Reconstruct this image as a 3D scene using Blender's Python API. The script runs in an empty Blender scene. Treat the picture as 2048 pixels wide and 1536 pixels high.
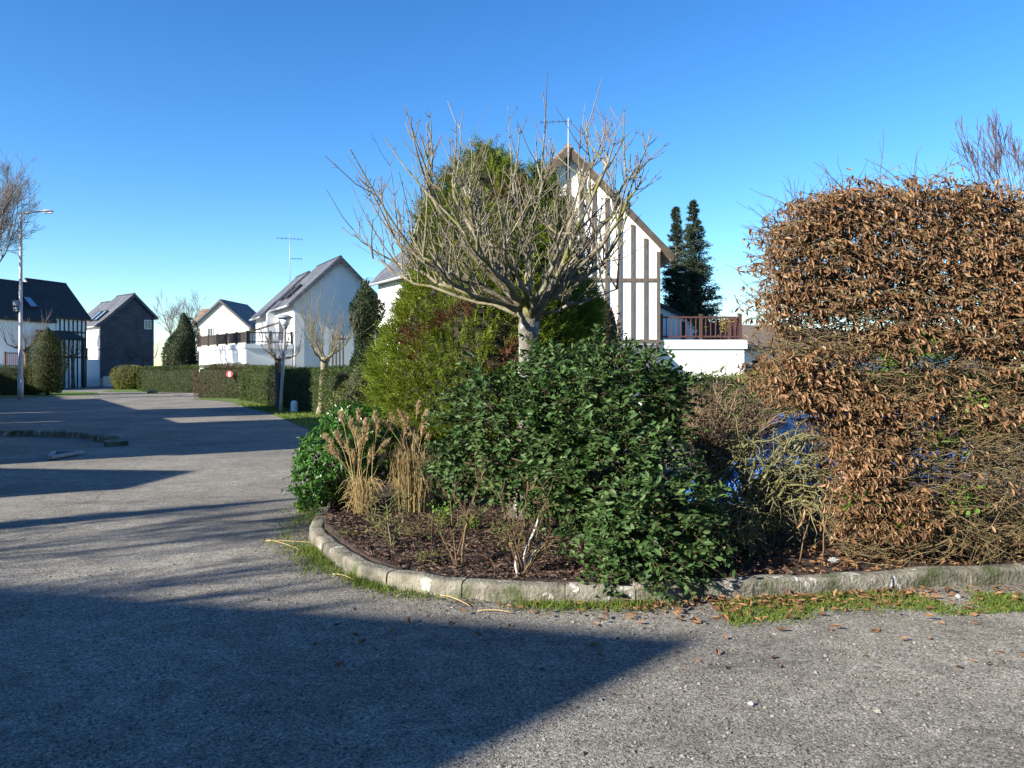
import bpy, math, numpy as np
from mathutils import Vector
SC = bpy.context.scene
COL = SC.collection
R = math.radians
F = 1600.0            # focal length in photo pixels
EYE = 1.6             # eye height, metres
HOR = 735.0           # row of the horizon in the photo

def P(px, py, d):     # world point seen at photo pixel (px,py) at depth d
    return np.array([(px - 1024) * d / F, d, EYE - (py - HOR) * d / F])
def G0(px, py, z=0.0):
    d = F * (EYE - z) / (py - HOR)
    return np.array([(px - 1024) * d / F, d, z])
def A(*a): return np.array(a, float)
def norm(v):
    v = np.asarray(v, float)
    return v / np.maximum(np.linalg.norm(v, axis=-1, keepdims=True), 1e-9)
def smooth(a, b, x):
    t = np.clip((x - a) / (b - a), 0, 1); return t * t * (3 - 2 * t)
def dip(x, y):        # the parking place behind the planting bed lies a little lower
    return -0.38 * smooth(1.0, 2.4, x) * smooth(8.0, 8.9, y) * (1 - smooth(12.5, 17, y)) * (1 - smooth(12, 18, x))
class VNoise:         # smooth value noise from random waves
    def __init__(s, seed, dims, scale, n=14):
        r = np.random.default_rng(seed)
        s.k = r.normal(size=(n, dims)) * scale; s.p = r.uniform(0, 6.28, n)
    def __call__(s, x):
        return np.sin(np.asarray(x) @ s.k.T + s.p).sum(-1) / math.sqrt(len(s.p) / 2) # ~unit variance

# ---------------------------------------------------------------- mesh collector
class Geo:
    def __init__(s): s.v = []; s.f = []; s.n = 0
    def add(s, V, Fc, mi=0, sm=False):
        V = np.asarray(V, float).reshape(-1, 3); Fc = np.asarray(Fc, int)
        s.v.append(V); s.f.append((Fc + s.n, mi, sm)); s.n += len(V)
    def box(s, lo, hi, mi=0):
        x0, y0, z0 = lo; x1, y1, z1 = hi
        V = [(x0,y0,z0),(x1,y0,z0),(x1,y1,z0),(x0,y1,z0),(x0,y0,z1),(x1,y0,z1),(x1,y1,z1),(x0,y1,z1)]
        s.add(V, [(0,3,2,1),(4,5,6,7),(0,1,5,4),(1,2,6,5),(2,3,7,6),(3,0,4,7)], mi)
    def bar(s, a, b, w, h, up=(0,0,1), mi=0):   # rectangular bar from a to b
        a = np.asarray(a, float); b = np.asarray(b, float); t = norm(b - a)
        u = np.asarray(up, float)
        if abs(t @ u) > .98: u = A(0, 1, 0)
        x = norm(np.cross(t, u)) * w / 2; y = norm(np.cross(x, t)) * h / 2
        V = [a-x-y, a+x-y, a+x+y, a-x+y, b-x-y, b+x-y, b+x+y, b-x+y]
        s.add(V, [(0,3,2,1),(4,5,6,7),(0,1,5,4),(1,2,6,5),(2,3,7,6),(3,0,4,7)], mi)
    def prism(s, poly, axis, a, b, mi=0):       # polygon in the two other axes, extruded along axis
        poly = np.asarray(poly, float); n = len(poly)
        def lift(t):
            V = np.zeros((n, 3)); o = [i for i in range(3) if i != axis]
            V[:, o[0]] = poly[:, 0]; V[:, o[1]] = poly[:, 1]; V[:, axis] = t; return V
        k = s.n
        s.v.append(lift(a)); s.v.append(lift(b)); s.n += 2 * n
        i = np.arange(n); j = (i + 1) % n
        s.f.append((np.stack([i, j, j + n, i + n], 1) + k, mi, False))
        s.f.append((i[None, ::-1] + k, mi, False)); s.f.append((i[None] + n + k, mi, False))
    def tubes(s, Pt, Rd, S=5, mi=0, cap=True):  # batch of tubes (N,K,3),(N,K)
        Pt = np.asarray(Pt, float); Rd = np.asarray(Rd, float)
        if Pt.ndim == 2: Pt = Pt[None]; Rd = Rd[None]
        N, K, _ = Pt.shape
        T = norm(np.gradient(Pt, axis=1)); m = norm(T.mean(1))
        ref = np.where(np.abs(m[:, 2:3]) > .8, A(1, 0, 0), A(0, 0, 1))[:, None]
        a = norm(ref - (ref * T).sum(-1, keepdims=True) * T); b = np.cross(T, a)
        th = np.arange(S) * 2 * math.pi / S
        V = Pt[:, :, None] + Rd[:, :, None, None] * (np.cos(th)[:, None] * a[:, :, None] + np.sin(th)[:, None] * b[:, :, None])
        idx = np.arange(N * K * S).reshape(N, K, S)
        i0 = idx[:, :-1]; i1 = idx[:, 1:]
        Fc = np.stack([i0, np.roll(i0, -1, 2), np.roll(i1, -1, 2), i1], -1).reshape(-1, 4)
        s.add(V, Fc, mi, True)
        if cap and N < 400:
            s.f.append((idx[:, 0, ::-1] + s.n - V.size // 3, mi, False)); s.f.append((idx[:, -1] + s.n - V.size // 3, mi, False))
    def leaves(s, p, d, n, L, W, tpl, mi=0):
        T, Fc = TPL[tpl]; p = np.asarray(p, float); N = len(p)
        if N == 0: return
        L = np.broadcast_to(L, N).astype(float); W = np.broadcast_to(W, N).astype(float)
        d = norm(d); n = np.asarray(n, float); n = norm(n - (n * d).sum(-1, keepdims=True) * d + 1e-6); sd = np.cross(n, d)
        V = p[:, None] + L[:, None, None] * (T[:, 0, None] * d[:, None] + T[:, 2, None] * n[:, None]) + W[:, None, None] * T[:, 1, None] * sd[:, None]
        s.add(V, (np.asarray(Fc)[None] + (np.arange(N) * len(T))[:, None, None]).reshape(-1, len(Fc[0])), mi)
    def surf(s, grid, mi=0, sm=True, wrap=False):    # (U,V,3) grid of points
        grid = np.asarray(grid, float); U, Vn, _ = grid.shape
        idx = np.arange(U * Vn).reshape(U, Vn)
        if wrap: i1 = np.roll(idx, -1, 1); q = np.stack([idx[:-1], i1[:-1], i1[1:], idx[1:]], -1)
        else: q = np.stack([idx[:-1, :-1], idx[:-1, 1:], idx[1:, 1:], idx[1:, :-1]], -1)
        s.add(grid, q.reshape(-1, 4), mi, sm)
    def build(s, name, mats, parent=None, off=None):
        me = bpy.data.meshes.new(name)
        V = np.concatenate(s.v) if s.v else np.zeros((0, 3))
        if parent is not None and off is None: V = V - np.array(parent.location)
        elif off is not None: V = V - np.asarray(off)
        me.vertices.add(len(V)); me.vertices.foreach_set('co', V.astype('f').ravel())
        li = []; ls = []; mi = []; sm = []; c = 0
        for Fc, m, q in s.f:
            k, w = Fc.shape; li.append(Fc.ravel()); ls.append(np.arange(k) * w + c); c += k * w
            mi.append(np.full(k, m)); sm.append(np.full(k, q))
        if li:
            li = np.concatenate(li); ls = np.concatenate(ls)
            me.loops.add(len(li)); me.loops.foreach_set('vertex_index', li.astype('i'))
            me.polygons.add(len(ls)); me.polygons.foreach_set('loop_start', ls.astype('i'))
            me.polygons.foreach_set('material_index', np.concatenate(mi).astype('i'))
            me.polygons.foreach_set('use_smooth', np.concatenate(sm))
        me.update(calc_edges=True)
        for m in (mats if isinstance(mats, (list, tuple)) else [mats]): me.materials.append(m)
        o = bpy.data.objects.new(name, me); COL.objects.link(o)
        if parent is not None: o.parent = parent
        elif off is not None: o.location = off
        return o
TPL = {
 'diamond': (A((0,0,0),(.45,.5,.10),(1,0,0),(.45,-.5,.10)), [(0,3,2),(0,2,1)]),
 'blade': (A((0,-.5,0),(0,.5,0),(.5,-.42,.03),(.5,.42,.03),(1,0,.22),(1,0,.22)), [(0,2,3,1),(2,4,5,3)]),
 'oval': (A((0,0,0),(.28,.40,.05),(.62,.46,.05),(.9,.22,.0),(1,0,-.06),(.9,-.22,.0),(.62,-.46,.05),(.28,-.40,.05),(.45,0,-.02)),
          [(0,8,2,1),(8,4,3,2),(0,7,6,8),(8,6,5,4)]),
 'curl': (A((0,0,0),(.3,.32,.16),(.65,.34,.20),(1,0,.10),(.65,-.34,.16),(.3,-.32,.20),(.5,0,-.02)),
          [(0,6,2,1),(6,3,3,2),(0,5,4,6),(6,4,3,3)]),
}
TPL['curl'] = (TPL['curl'][0], [(0,6,1),(6,2,1),(6,3,2),(0,5,6),(5,4,6),(6,4,3)])

def empty(name, loc, rz=0.0):
    o = bpy.data.objects.new(name, None); COL.objects.link(o); o.location = loc; o.rotation_euler = (0, 0, rz); o.empty_display_size = .2
    return o
def tag(o, label=None, cat=None, group=None, kind=None):
    if label: o['label'] = label
    if cat: o['category'] = cat
    if group: o['group'] = group
    if kind: o['kind'] = kind
    return o
def dup(root, loc, rz=0, sc=1.0, label=None):
    c = root.copy(); COL.objects.link(c); c.location = loc; c.rotation_euler = (0, 0, rz); c.scale = (sc, sc, sc)
    if label: c['label'] = label
    for ch in list(root.children):
        k = ch.copy(); COL.objects.link(k); k.parent = c
        for g in list(ch.children):
            q = g.copy(); COL.objects.link(q); q.parent = k
    return c

# ---------------------------------------------------------------- materials
def mat(name, cols, scale=4.0, detail=5.0, rough=.85, island=0.0, transl=0.0, bump=0.0, bscale=40.0, spec=.3, metal=0.0,
        stretch=(1,1,1), patch=None, alpha_mix=None, coat=0.0):
    m = bpy.data.materials.new(name); m.use_nodes = True; t = m.node_tree; N = t.nodes; K = t.links.new
    b = N['Principled BSDF']; b.inputs['Roughness'].default_value = rough; b.inputs['Metallic'].default_value = metal
    b.inputs['Specular IOR Level'].default_value = spec; b.inputs['Coat Weight'].default_value = coat
    tc = N.new('ShaderNodeTexCoord'); mp = N.new('ShaderNodeMapping'); mp.inputs['Scale'].default_value = stretch
    K(tc.outputs['Object'], mp.inputs[0])
    nz = N.new('ShaderNodeTexNoise'); nz.inputs['Scale'].default_value = scale; nz.inputs['Detail'].default_value = detail
    K(mp.outputs[0], nz.inputs[0])
    fac = nz.outputs[0]
    mr = N.new('ShaderNodeMapRange'); mr.inputs[1].default_value = .28; mr.inputs[2].default_value = .72; K(fac, mr.inputs[0]); fac = mr.outputs[0]
    if island > 0:
        g = N.new('ShaderNodeNewGeometry'); mx = N.new('ShaderNodeMix'); mx.inputs[0].default_value = island
        K(fac, mx.inputs[2]); K(g.outputs['Random Per Island'], mx.inputs[3]); fac = mx.outputs[0]
    rp = N.new('ShaderNodeValToRGB'); e = rp.color_ramp.elements
    for i, c in enumerate(cols):
        p = i / max(1, len(cols) - 1)
        el = e[i] if i < 2 else e.new(p)
        el.position = p; el.color = (*c, 1)
    if len(cols) == 1: e[1].color = (*cols[0], 1)
    K(fac, rp.inputs[0]); col = rp.outputs[0]
    if patch:
        for (pc, psc, lo, hi) in patch:
            n2 = N.new('ShaderNodeTexNoise'); n2.inputs['Scale'].default_value = psc; n2.inputs['Detail'].default_value = 4; K(tc.outputs['Object'], n2.inputs[0])
            r2 = N.new('ShaderNodeMapRange'); r2.inputs[1].default_value = lo; r2.inputs[2].default_value = hi; K(n2.outputs[0], r2.inputs[0])
            mx = N.new('ShaderNodeMix'); mx.data_type = 'RGBA'; K(r2.outputs[0], mx.inputs[0]); K(col, mx.inputs[6]); mx.inputs[7].default_value = (*pc, 1); col = mx.outputs[2]
    K(col, b.inputs['Base Color'])
    if bump > 0:
        n3 = N.new('ShaderNodeTexNoise'); n3.inputs['Scale'].default_value = bscale; n3.inputs['Detail'].default_value = 4; K(mp.outputs[0], n3.inputs[0])
        bp = N.new('ShaderNodeBump'); bp.inputs['Strength'].default_value = bump; bp.inputs['Distance'].default_value = .02; K(n3.outputs[0], bp.inputs['Height']); K(bp.outputs[0], b.inputs['Normal'])
    if transl > 0:
        tr = N.new('ShaderNodeBsdfTranslucent'); K(col, tr.inputs[0]); ms = N.new('ShaderNodeMixShader'); ms.inputs[0].default_value = transl
        K(b.outputs[0], ms.inputs[1]); K(tr.outputs[0], ms.inputs[2]); K(ms.outputs[0], N['Material Output'].inputs[0])
    return m

def mat_slate(name, c1, c2, cm, rowh=.14, wid=.22, rough=.6, vert=False):
    m = bpy.data.materials.new(name); m.use_nodes = True; t = m.node_tree; N = t.nodes; K = t.links.new
    b = N['Principled BSDF']; b.inputs['Roughness'].default_value = rough; b.inputs['Specular IOR Level'].default_value = .35
    tc = N.new('ShaderNodeTexCoord'); sp = N.new('ShaderNodeSeparateXYZ'); K(tc.outputs['Object'], sp.inputs[0])
    cb = N.new('ShaderNodeCombineXYZ'); K(sp.outputs[0 if vert else 1], cb.inputs[0])
    mu = N.new('ShaderNodeMath'); mu.operation = 'MULTIPLY'; mu.inputs[1].default_value = 1.0 if vert else 1.42; K(sp.outputs[2], mu.inputs[0]); K(mu.outputs[0], cb.inputs[1])
    br = N.new('ShaderNodeTexBrick'); K(cb.outputs[0], br.inputs[0])
    br.inputs['Color1'].default_value = (*c1, 1); br.inputs['Color2'].default_value = (*c2, 1); br.inputs['Mortar'].default_value = (*cm, 1)
    br.inputs['Scale'].default_value = 1; br.inputs['Mortar Size'].default_value = .012; br.inputs['Brick Width'].default_value = wid; br.inputs['Row Height'].default_value = rowh
    nz = N.new('ShaderNodeTexNoise'); nz.inputs['Scale'].default_value = 1.3; nz.inputs['Detail'].default_value = 6; K(tc.outputs['Object'], nz.inputs[0])
    mr = N.new('ShaderNodeMapRange'); mr.inputs[1].default_value = .3; mr.inputs[2].default_value = .7; mr.inputs[3].default_value = .7; mr.inputs[4].default_value = 1.3; K(nz.outputs[0], mr.inputs[0])
    mx = N.new('ShaderNodeMix'); mx.data_type = 'RGBA'; mx.blend_type = 'MULTIPLY'; mx.inputs[0].default_value = 1
    K(br.outputs[0], mx.inputs[6]); K(mr.outputs[0], mx.inputs[7]); K(mx.outputs[2], b.inputs['Base Color'])
    bp = N.new('ShaderNodeBump'); bp.inputs['Strength'].default_value = .5; bp.inputs['Distance'].default_value = .02; K(br.outputs[1], bp.inputs['Height']); bp.invert = True; K(bp.outputs[0], b.inputs['Normal'])
    return m

def mat_asphalt():
    m = bpy.data.materials.new('asphalt'); m.use_nodes = True; t = m.node_tree; N = t.nodes; K = t.links.new
    b = N['Principled BSDF']; b.inputs['Specular IOR Level'].default_value = .25
    tc = N.new('ShaderNodeTexCoord'); O = tc.outputs['Object']
    def noise(s, d=4, r=.5):
        n = N.new('ShaderNodeTexNoise'); n.inputs['Scale'].default_value = s; n.inputs['Detail'].default_value = d; n.inputs['Roughness'].default_value = r; K(O, n.inputs[0]); return n.outputs[0]
    def rng(x, a, c, lo=0, hi=1):
        q = N.new('ShaderNodeMapRange'); q.inputs[1].default_value = a; q.inputs[2].default_value = c; q.inputs[3].default_value = lo; q.inputs[4].default_value = hi; K(x, q.inputs[0]); return q.outputs[0]
    def mix(f, a, c, mode='MIX'):
        q = N.new('ShaderNodeMix'); q.data_type = 'RGBA'; q.blend_type = mode
        for s, v in ((0, f), (6, a), (7, c)):
            if isinstance(v, tuple): q.inputs[s].default_value = (*v, 1)
            elif isinstance(v, (int, float)): q.inputs[s].default_value = v
            else: K(v, q.inputs[s])
        return q.outputs[2]
    vo = N.new('ShaderNodeTexVoronoi'); vo.inputs['Scale'].default_value = 125; K(O, vo.inputs[0])
    sep = N.new('ShaderNodeSeparateColor'); K(vo.outputs['Color'], sep.inputs[0])
    v2 = N.new('ShaderNodeTexVoronoi'); v2.inputs['Scale'].default_value = 85; K(O, v2.inputs[0]); s2 = N.new('ShaderNodeSeparateColor'); K(v2.outputs['Color'], s2.inputs[0])
    stone = mix(sep.outputs[0], (.085, .077, .064), (.315, .288, .242))
    stone = mix(rng(s2.outputs[1], .93, .96), stone, (.06, .056, .05))
    stone = mix(rng(s2.outputs[2], .93, .97), stone, (.34, .33, .31))
    tone = rng(noise(.55, 7, .62), .32, .68, .68, 1.22)
    col = mix(1.0, stone, tone, 'MULTIPLY')
    fine = rng(noise(5.5, 6, .6), .30, .70, .76, 1.22); col = mix(1.0, col, fine, 'MULTIPLY')
    col = mix(rng(noise(.42, 5, .55), .60, .70, 0, .5), col, (.085, .084, .084))        # dark worn repairs
    col = mix(rng(noise(.9, 8, .7), .62, .72, 0, .5), col, (.17, .155, .13))              # sandy, bleached spots
    col = mix(rng(noise(.7, 6, .62), .64, .74, 0, .28), col, (.075, .085, .035))          # thin moss
    mp = N.new('ShaderNodeMapping'); mp.inputs['Scale'].default_value = (.35, 1.5, 1); mp.inputs['Rotation'].default_value = (0, 0, .25); K(O, mp.inputs[0])
    ns = N.new('ShaderNodeTexNoise'); ns.inputs['Scale'].default_value = 1.3; ns.inputs['Detail'].default_value = 9; ns.inputs['Roughness'].default_value = .68; K(mp.outputs[0], ns.inputs[0])
    col = mix(rng(ns.outputs[0], .585, .66, 0, .62), col, (.045, .044, .042))              # damp worn streaks
    vc = N.new('ShaderNodeTexVoronoi'); vc.feature = 'DISTANCE_TO_EDGE'; vc.inputs['Scale'].default_value = .33
    wp = N.new('ShaderNodeMix'); wp.data_type = 'RGBA'; wp.blend_type = 'LINEAR_LIGHT'; wp.inputs[0].default_value = .16; K(O, wp.inputs[6])
    nw = N.new('ShaderNodeTexNoise'); nw.inputs['Scale'].default_value = 2.2; nw.inputs['Detail'].default_value = 6; K(O, nw.inputs[0]); K(nw.outputs[1], wp.inputs[7]); K(wp.outputs[2], vc.inputs[0])
    crk = N.new('ShaderNodeMath'); crk.operation = 'MULTIPLY'; K(rng(vc.outputs[0], .001, .006, .5, 0), crk.inputs[0]); K(rng(noise(.35, 3), .50, .62), crk.inputs[1])
    col = mix(crk.outputs[0], col, (.03, .03, .028))                                      # hairline cracks here and there
    K(col, b.inputs['Base Color']); b.inputs['Roughness'].default_value = .9
    ht = mix(.6, vo.outputs['Distance'], noise(48, 5, .7))
    bp = N.new('ShaderNodeBump'); bp.inputs['Strength'].default_value = .8; bp.inputs['Distance'].default_value = .010; bp.invert = True
    K(ht, bp.inputs['Height']); K(bp.outputs[0], b.inputs['Normal'])
    return m
# ---------------------------------------------------------------- camera, sun, sky
EL = 25.0; AZL = 33.0                      # sun elevation; light travels towards this bearing (from +x)
LD = A(math.cos(R(AZL)), math.sin(R(AZL)))
ND = A(-LD[1], LD[0])
COT = 1 / math.tan(R(EL))
cam = bpy.data.cameras.new('camera'); co = bpy.data.objects.new('camera', cam); COL.objects.link(co)
co.location = (0, 0, EYE); co.rotation_euler = (R(90), 0, 0)
cam.sensor_width = 36; cam.lens = 36 * F / 2048; cam.shift_y = (HOR - 768) / 2048; cam.clip_start = .05; cam.clip_end = 3000
SC.camera = co
w = bpy.data.worlds.new('World'); SC.world = w; w.use_nodes = True; wn = w.node_tree
sky = wn.nodes.new('ShaderNodeTexSky'); sky.sky_type = 'NISHITA'; sky.sun_disc = False
sky.sun_elevation = R(EL); sky.sun_rotation = math.atan2(-LD[0], -LD[1])
sky.air_density = 1.0; sky.dust_density = 0.15; sky.ozone_density = 4.0; sky.altitude = 0
bg = wn.nodes['Background']; bg.inputs[1].default_value = .07
hs = wn.nodes.new('ShaderNodeHueSaturation'); hs.inputs['Saturation'].default_value = 1.2
gm = wn.nodes.new('ShaderNodeGamma'); gm.inputs[1].default_value = 1.2
wn.links.new(sky.outputs[0], hs.inputs['Color']); wn.links.new(hs.outputs[0], gm.inputs[0]); wn.links.new(gm.outputs[0], bg.inputs[0])
sun = bpy.data.lights.new('sun', 'SUN'); sun.energy = 5.0; sun.angle = R(.55); sun.color = (1, .94, .82)
so = bpy.data.objects.new('sun', sun); COL.objects.link(so)
ld3 = Vector((LD[0] * math.cos(R(EL)), LD[1] * math.cos(R(EL)), -math.sin(R(EL))))
so.rotation_euler = ld3.to_track_quat('-Z', 'Y').to_euler(); so.location = (-20, -15, 20)
SC.view_settings.view_transform = 'Standard'; SC.view_settings.look = 'None'; SC.view_settings.exposure = 1.35; SC.view_settings.gamma = 1
SC.render.engine = 'CYCLES'; SC.cycles.max_bounces = 6; SC.cycles.diffuse_bounces = 2; SC.cycles.use_denoising = True

# ---------------------------------------------------------------- shared materials
M = {}
M['asphalt'] = mat_asphalt()
M['earth'] = mat('earth', [(.05,.07,.02),(.10,.13,.04),(.13,.11,.06)], 1.2, 8, bump=.4)
M['lawn'] = mat('lawn', [(.045,.085,.012),(.09,.14,.025),(.12,.15,.04)], 3, 8, bump=.5)
M['blade'] = mat('grass_blade', [(.06,.10,.012),(.13,.185,.022),(.20,.225,.05)], 2, 3, island=.6, transl=.35, rough=.6)
M['mulch'] = mat('mulch', [(.018,.012,.010),(.045,.029,.022),(.032,.023,.019)], 9, 8, bump=.9, bscale=45)
M['chip'] = mat('wood_chip', [(.03,.018,.014),(.085,.05,.038),(.14,.085,.06),(.05,.034,.026),(.22,.165,.115)], 8, 3, island=.85)
M['litter'] = mat('dead_leaf', [(.10,.05,.03),(.22,.11,.05),(.33,.20,.10)], 8, 3, island=.85, transl=.2)
M['kerb'] = mat('kerb_concrete', [(.075,.068,.05),(.17,.155,.12),(.25,.23,.185)], 9, 10, bump=.8, bscale=45,
                patch=[((.46,.44,.40), 8, .60, .64), ((.06,.07,.028), 4, .52, .66)])
M['render_white'] = mat('white_render', [(.74,.73,.70),(.82,.81,.78)], 1.5, 7, bump=.25, bscale=60)
M['render_cream'] = mat('cream_render', [(.50,.45,.40),(.55,.50,.44)], 1.5, 7, bump=.25, bscale=60)
M['render_shaded'] = mat('shaded_white_render', [(.60,.60,.60),(.70,.70,.69)], 1.2, 7, bump=.3, bscale=30)  # white render greyed, so the shade on these walls is in the colour
M['timber'] = mat('weathered_timber', [(.055,.043,.034),(.105,.084,.068),(.155,.128,.105)], 5, 8, stretch=(9,9,.8), bump=.4, bscale=12)
M['timber_dark'] = mat('dark_timber', [(.022,.018,.017),(.05,.04,.035)], 5, 8, stretch=(6,6,1))
M['barge'] = mat('brown_bargeboard', [(.055,.042,.032),(.11,.085,.062)], 3, 8, bump=.3)
M['redwood'] = mat('red_brown_stain', [(.06,.028,.026),(.095,.046,.042)], 4, 7, stretch=(5,5,1))
M['slate'] = mat_slate('slate_roof', (.085,.088,.10), (.13,.13,.145), (.04,.04,.045))
M['slate_dark'] = mat_slate('dark_slate_roof', (.018,.018,.02), (.03,.029,.03), (.01,.01,.01))
M['slate_wall'] = mat_slate('slate_cladding', (.05,.055,.07), (.075,.08,.095), (.03,.03,.04), vert=True)
M['tile_brown'] = mat_slate('brown_tiles', (.20,.135,.09), (.28,.20,.135), (.10,.07,.05), .25, .2, .8)
M['glass'] = mat('window_glass', [(.02,.025,.03),(.04,.05,.06)], 1, 2, rough=.06, spec=.8)
M['glass_sky'] = mat('roof_window_glass', [(.16,.24,.36),(.24,.33,.47)], .6, 2, rough=.08, spec=1)
M['zinc'] = mat('zinc', [(.38,.39,.40),(.52,.52,.52)], 3, 5, rough=.5, metal=.3)
M['metal_grey'] = mat('galvanised_metal', [(.20,.21,.225),(.30,.31,.32)], 5, 6, rough=.55, metal=.2)
M['metal_white'] = mat('pale_painted_metal', [(.36,.34,.33),(.46,.44,.43)], 3, 6, rough=.5)
M['metal_dark'] = mat('dark_metal', [(.03,.03,.035),(.06,.06,.065)], 3, 5, rough=.5)
M['white_paint'] = mat('white_paint', [(.72,.74,.76),(.82,.82,.82)], 3, 5, rough=.5)
M['hedge'] = mat('hedge_leaf', [(.022,.042,.007),(.05,.085,.014),(.085,.12,.024)], 1.6, 4, island=.55, transl=.2, rough=.55, patch=[((.085,.06,.03), 1.1, .55, .68)])
M['hedge_olive'] = mat('mixed_hedge_leaf', [(.028,.042,.010),(.07,.085,.022),(.10,.11,.035),(.085,.05,.03)], 1.2, 4, island=.5, transl=.2, rough=.6, patch=[((.11,.06,.04), .9, .48, .60)])
M['hedge_core'] = mat('hedge_twig_core', [(.014,.018,.006),(.03,.034,.012)], 5, 6)
M['yew'] = mat('dark_conifer_leaf', [(.012,.024,.010),(.03,.05,.018),(.05,.07,.025)], 2, 4, island=.6, transl=.1, rough=.6)
M['topiary'] = mat('topiary_leaf', [(.03,.04,.008),(.075,.085,.015),(.11,.11,.03)], 2.5, 4, island=.5, transl=.15, rough=.6)
M['yellow'] = mat('yellow_leaf', [(.20,.19,.03),(.36,.33,.06)], 3, 4, island=.6, transl=.3, rough=.6)
M['bark_grey'] = mat('grey_bark', [(.085,.072,.045),(.20,.175,.115),(.31,.28,.20)], 9, 8, bump=.5, bscale=50, patch=[((.15,.145,.035), 6, .52, .64)])
M['bark_far'] = mat('brown_grey_bark', [(.07,.052,.04),(.15,.115,.09)], 6, 6)
M['twig_red'] = mat('reddish_twig', [(.10,.065,.062),(.18,.125,.12)], 3, 4)
M['twig_far'] = mat('fine_twig', [(.11,.09,.08),(.20,.17,.15)], 2, 4)
M['spruce'] = mat('spruce_needle', [(.018,.032,.02),(.045,.066,.038),(.08,.10,.058)], 2.5, 4, island=.6, transl=.08, rough=.7)

# ---------------------------------------------------------------- ground
M['pale_scrap'] = mat('pale_scrap', [(.26,.26,.26),(.42,.42,.41)], 30, 4, rough=.6)
M['lawn_hedge'] = mat('bright_hedge_leaf', [(.05,.09,.012),(.10,.15,.02),(.15,.19,.04)], 1.6, 4, island=.55, transl=.25, rough=.55)
M['olive_leaf'] = mat('olive_leaf', [(.035,.05,.010),(.10,.115,.025),(.17,.17,.06)], 3, 3, island=.75, transl=.2, rough=.5)
M['stone'] = mat('beige_stone', [(.07,.06,.045),(.13,.11,.085)], 14, 8, bump=.6)
M['dark_copper'] = mat('purple_brown_leaf', [(.04,.022,.02),(.09,.045,.035),(.16,.085,.055)], 3, 4, island=.7, transl=.15, rough=.5)
M['trunk_pale'] = mat('lichened_pale_bark', [(.07,.06,.045),(.17,.155,.13),(.27,.26,.24)], 13, 9, bump=.8, bscale=60, patch=[((.46,.46,.45), 11, .58, .64), ((.08,.085,.03), 8, .58, .66)])
def sheet(xs, ys, z):
    X, Y = np.meshgrid(xs, ys, indexing='ij'); Z = z + dip(X, Y)
    g = np.stack([X, Y, Z], -1); return g.transpose(1, 0, 2)
fx = np.r_[[-1500, -400, -120, -60], np.arange(-40, 0, 5), np.arange(0, 20, .5), np.arange(20, 60, 8), [120, 400, 1500]]
fy = np.r_[[-300, -60, -20], np.arange(-10, 7, 4), np.arange(7, 19, .4), np.arange(19, 110, 10), [200, 600, 2500]]
g = Geo(); g.surf(sheet(fx, fy, -.012)); tag(g.build('ground', M['earth']), 'rough green and brown ground reaching to the horizon', None, None, 'structure')
g = Geo(); g.surf(sheet(np.r_[np.arange(-46, 0, 4), np.arange(0, 22, .5)], np.r_[np.arange(-24, 7, 3), np.arange(7, 19, .4), np.arange(19, 88, 6)], 0))
tag(g.build('road', M['asphalt']), 'worn grey asphalt road and yard with sun and long shadows', None, None, 'structure')

# verge right of the road and lawn patches (kept as sheets 4-5 mm above the asphalt)
def flat(name, poly, z, m, label, thick=None):
    g = Geo(); V = [(x, y, z) for x, y in poly]; g.add(V, [tuple(range(len(V)))]); o = g.build(name, m); tag(o, label, None, None, 'structure'); return o
VERGE = [(-16.2,40.5),(-13.2,37.5),(-10.9,32.5),(-8.6,28.2),(-6.9,24.4),(-5.4,21.0),(-3.9,18.0),(-2.6,15.0),(1,15),(1,46),(-16.2,46)]
flat('grass_verge', VERGE, .010, M['lawn'], 'strip of grass verge between the road and the clipped hedges')
VERGE2 = [(-27,52.5),(-21.0,51.5),(-18.7,52),(-18,55),(-24,66),(-32,66)]
flat('grass_verge', VERGE2, .010, M['lawn'], 'far strip of grass under the yellow bush')
VERGE3 = [(-60,28),(-26.5,40),(-24.0,46.5),(-27,52),(-40,58),(-60,58)]
flat('grass_verge', VERGE3, .010, M['lawn'], 'shaded grass bed under the dark hedges at the left edge')
flat('lawn', [(1.5,17.2),(24,17.2),(30,27),(1.5,27)], .010, M['lawn'], 'garden lawn in front of the white garage')
# ---------------------------------------------------------------- houses
def roof_part(par, x0, y0, y1, zr, hl, hr, zl, zre, ovl=.35, ovr=.35, og=.25, th=.16, m='slate', name='roof'):
    sl = (zr - zl) / hl; sr = (zr - zre) / hr
    L = (x0 - hl - ovl, zl - sl * ovl); Rr = (x0 + hr + ovr, zre - sr * ovr); t2 = th * 1.4
    g = Geo()
    g.prism([L, (x0, zr), (x0, zr + t2), (L[0] - .03, L[1] + t2 * .8)], 1, y0 - og, y1 + og)
    g.prism([(x0, zr), Rr, (Rr[0] + .03, Rr[1] + t2 * .8), (x0, zr + t2)], 1, y0 - og, y1 + og)
    r = g.build(name, M[m], par, off=(0, 0, 0)); r.location = (0, 0, 0)
    gr = Geo(); gr.prism([(x0 - .11, zr + t2 - .075), (x0 + .11, zr + t2 - .075), (x0, zr + t2 + .03)], 1, y0 - og + .01, y1 + og - .01)
    gr.build('ridge_cap', M['metal_dark' if m != 'tile_brown' else 'tile_brown'], r, off=(0, 0, 0))
    return r, L, Rr
def loc_part(g, name, m, par):
    o = g.build(name, m, None, off=(0, 0, 0)); o.location = (0, 0, 0); o.parent = par; return o
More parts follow.
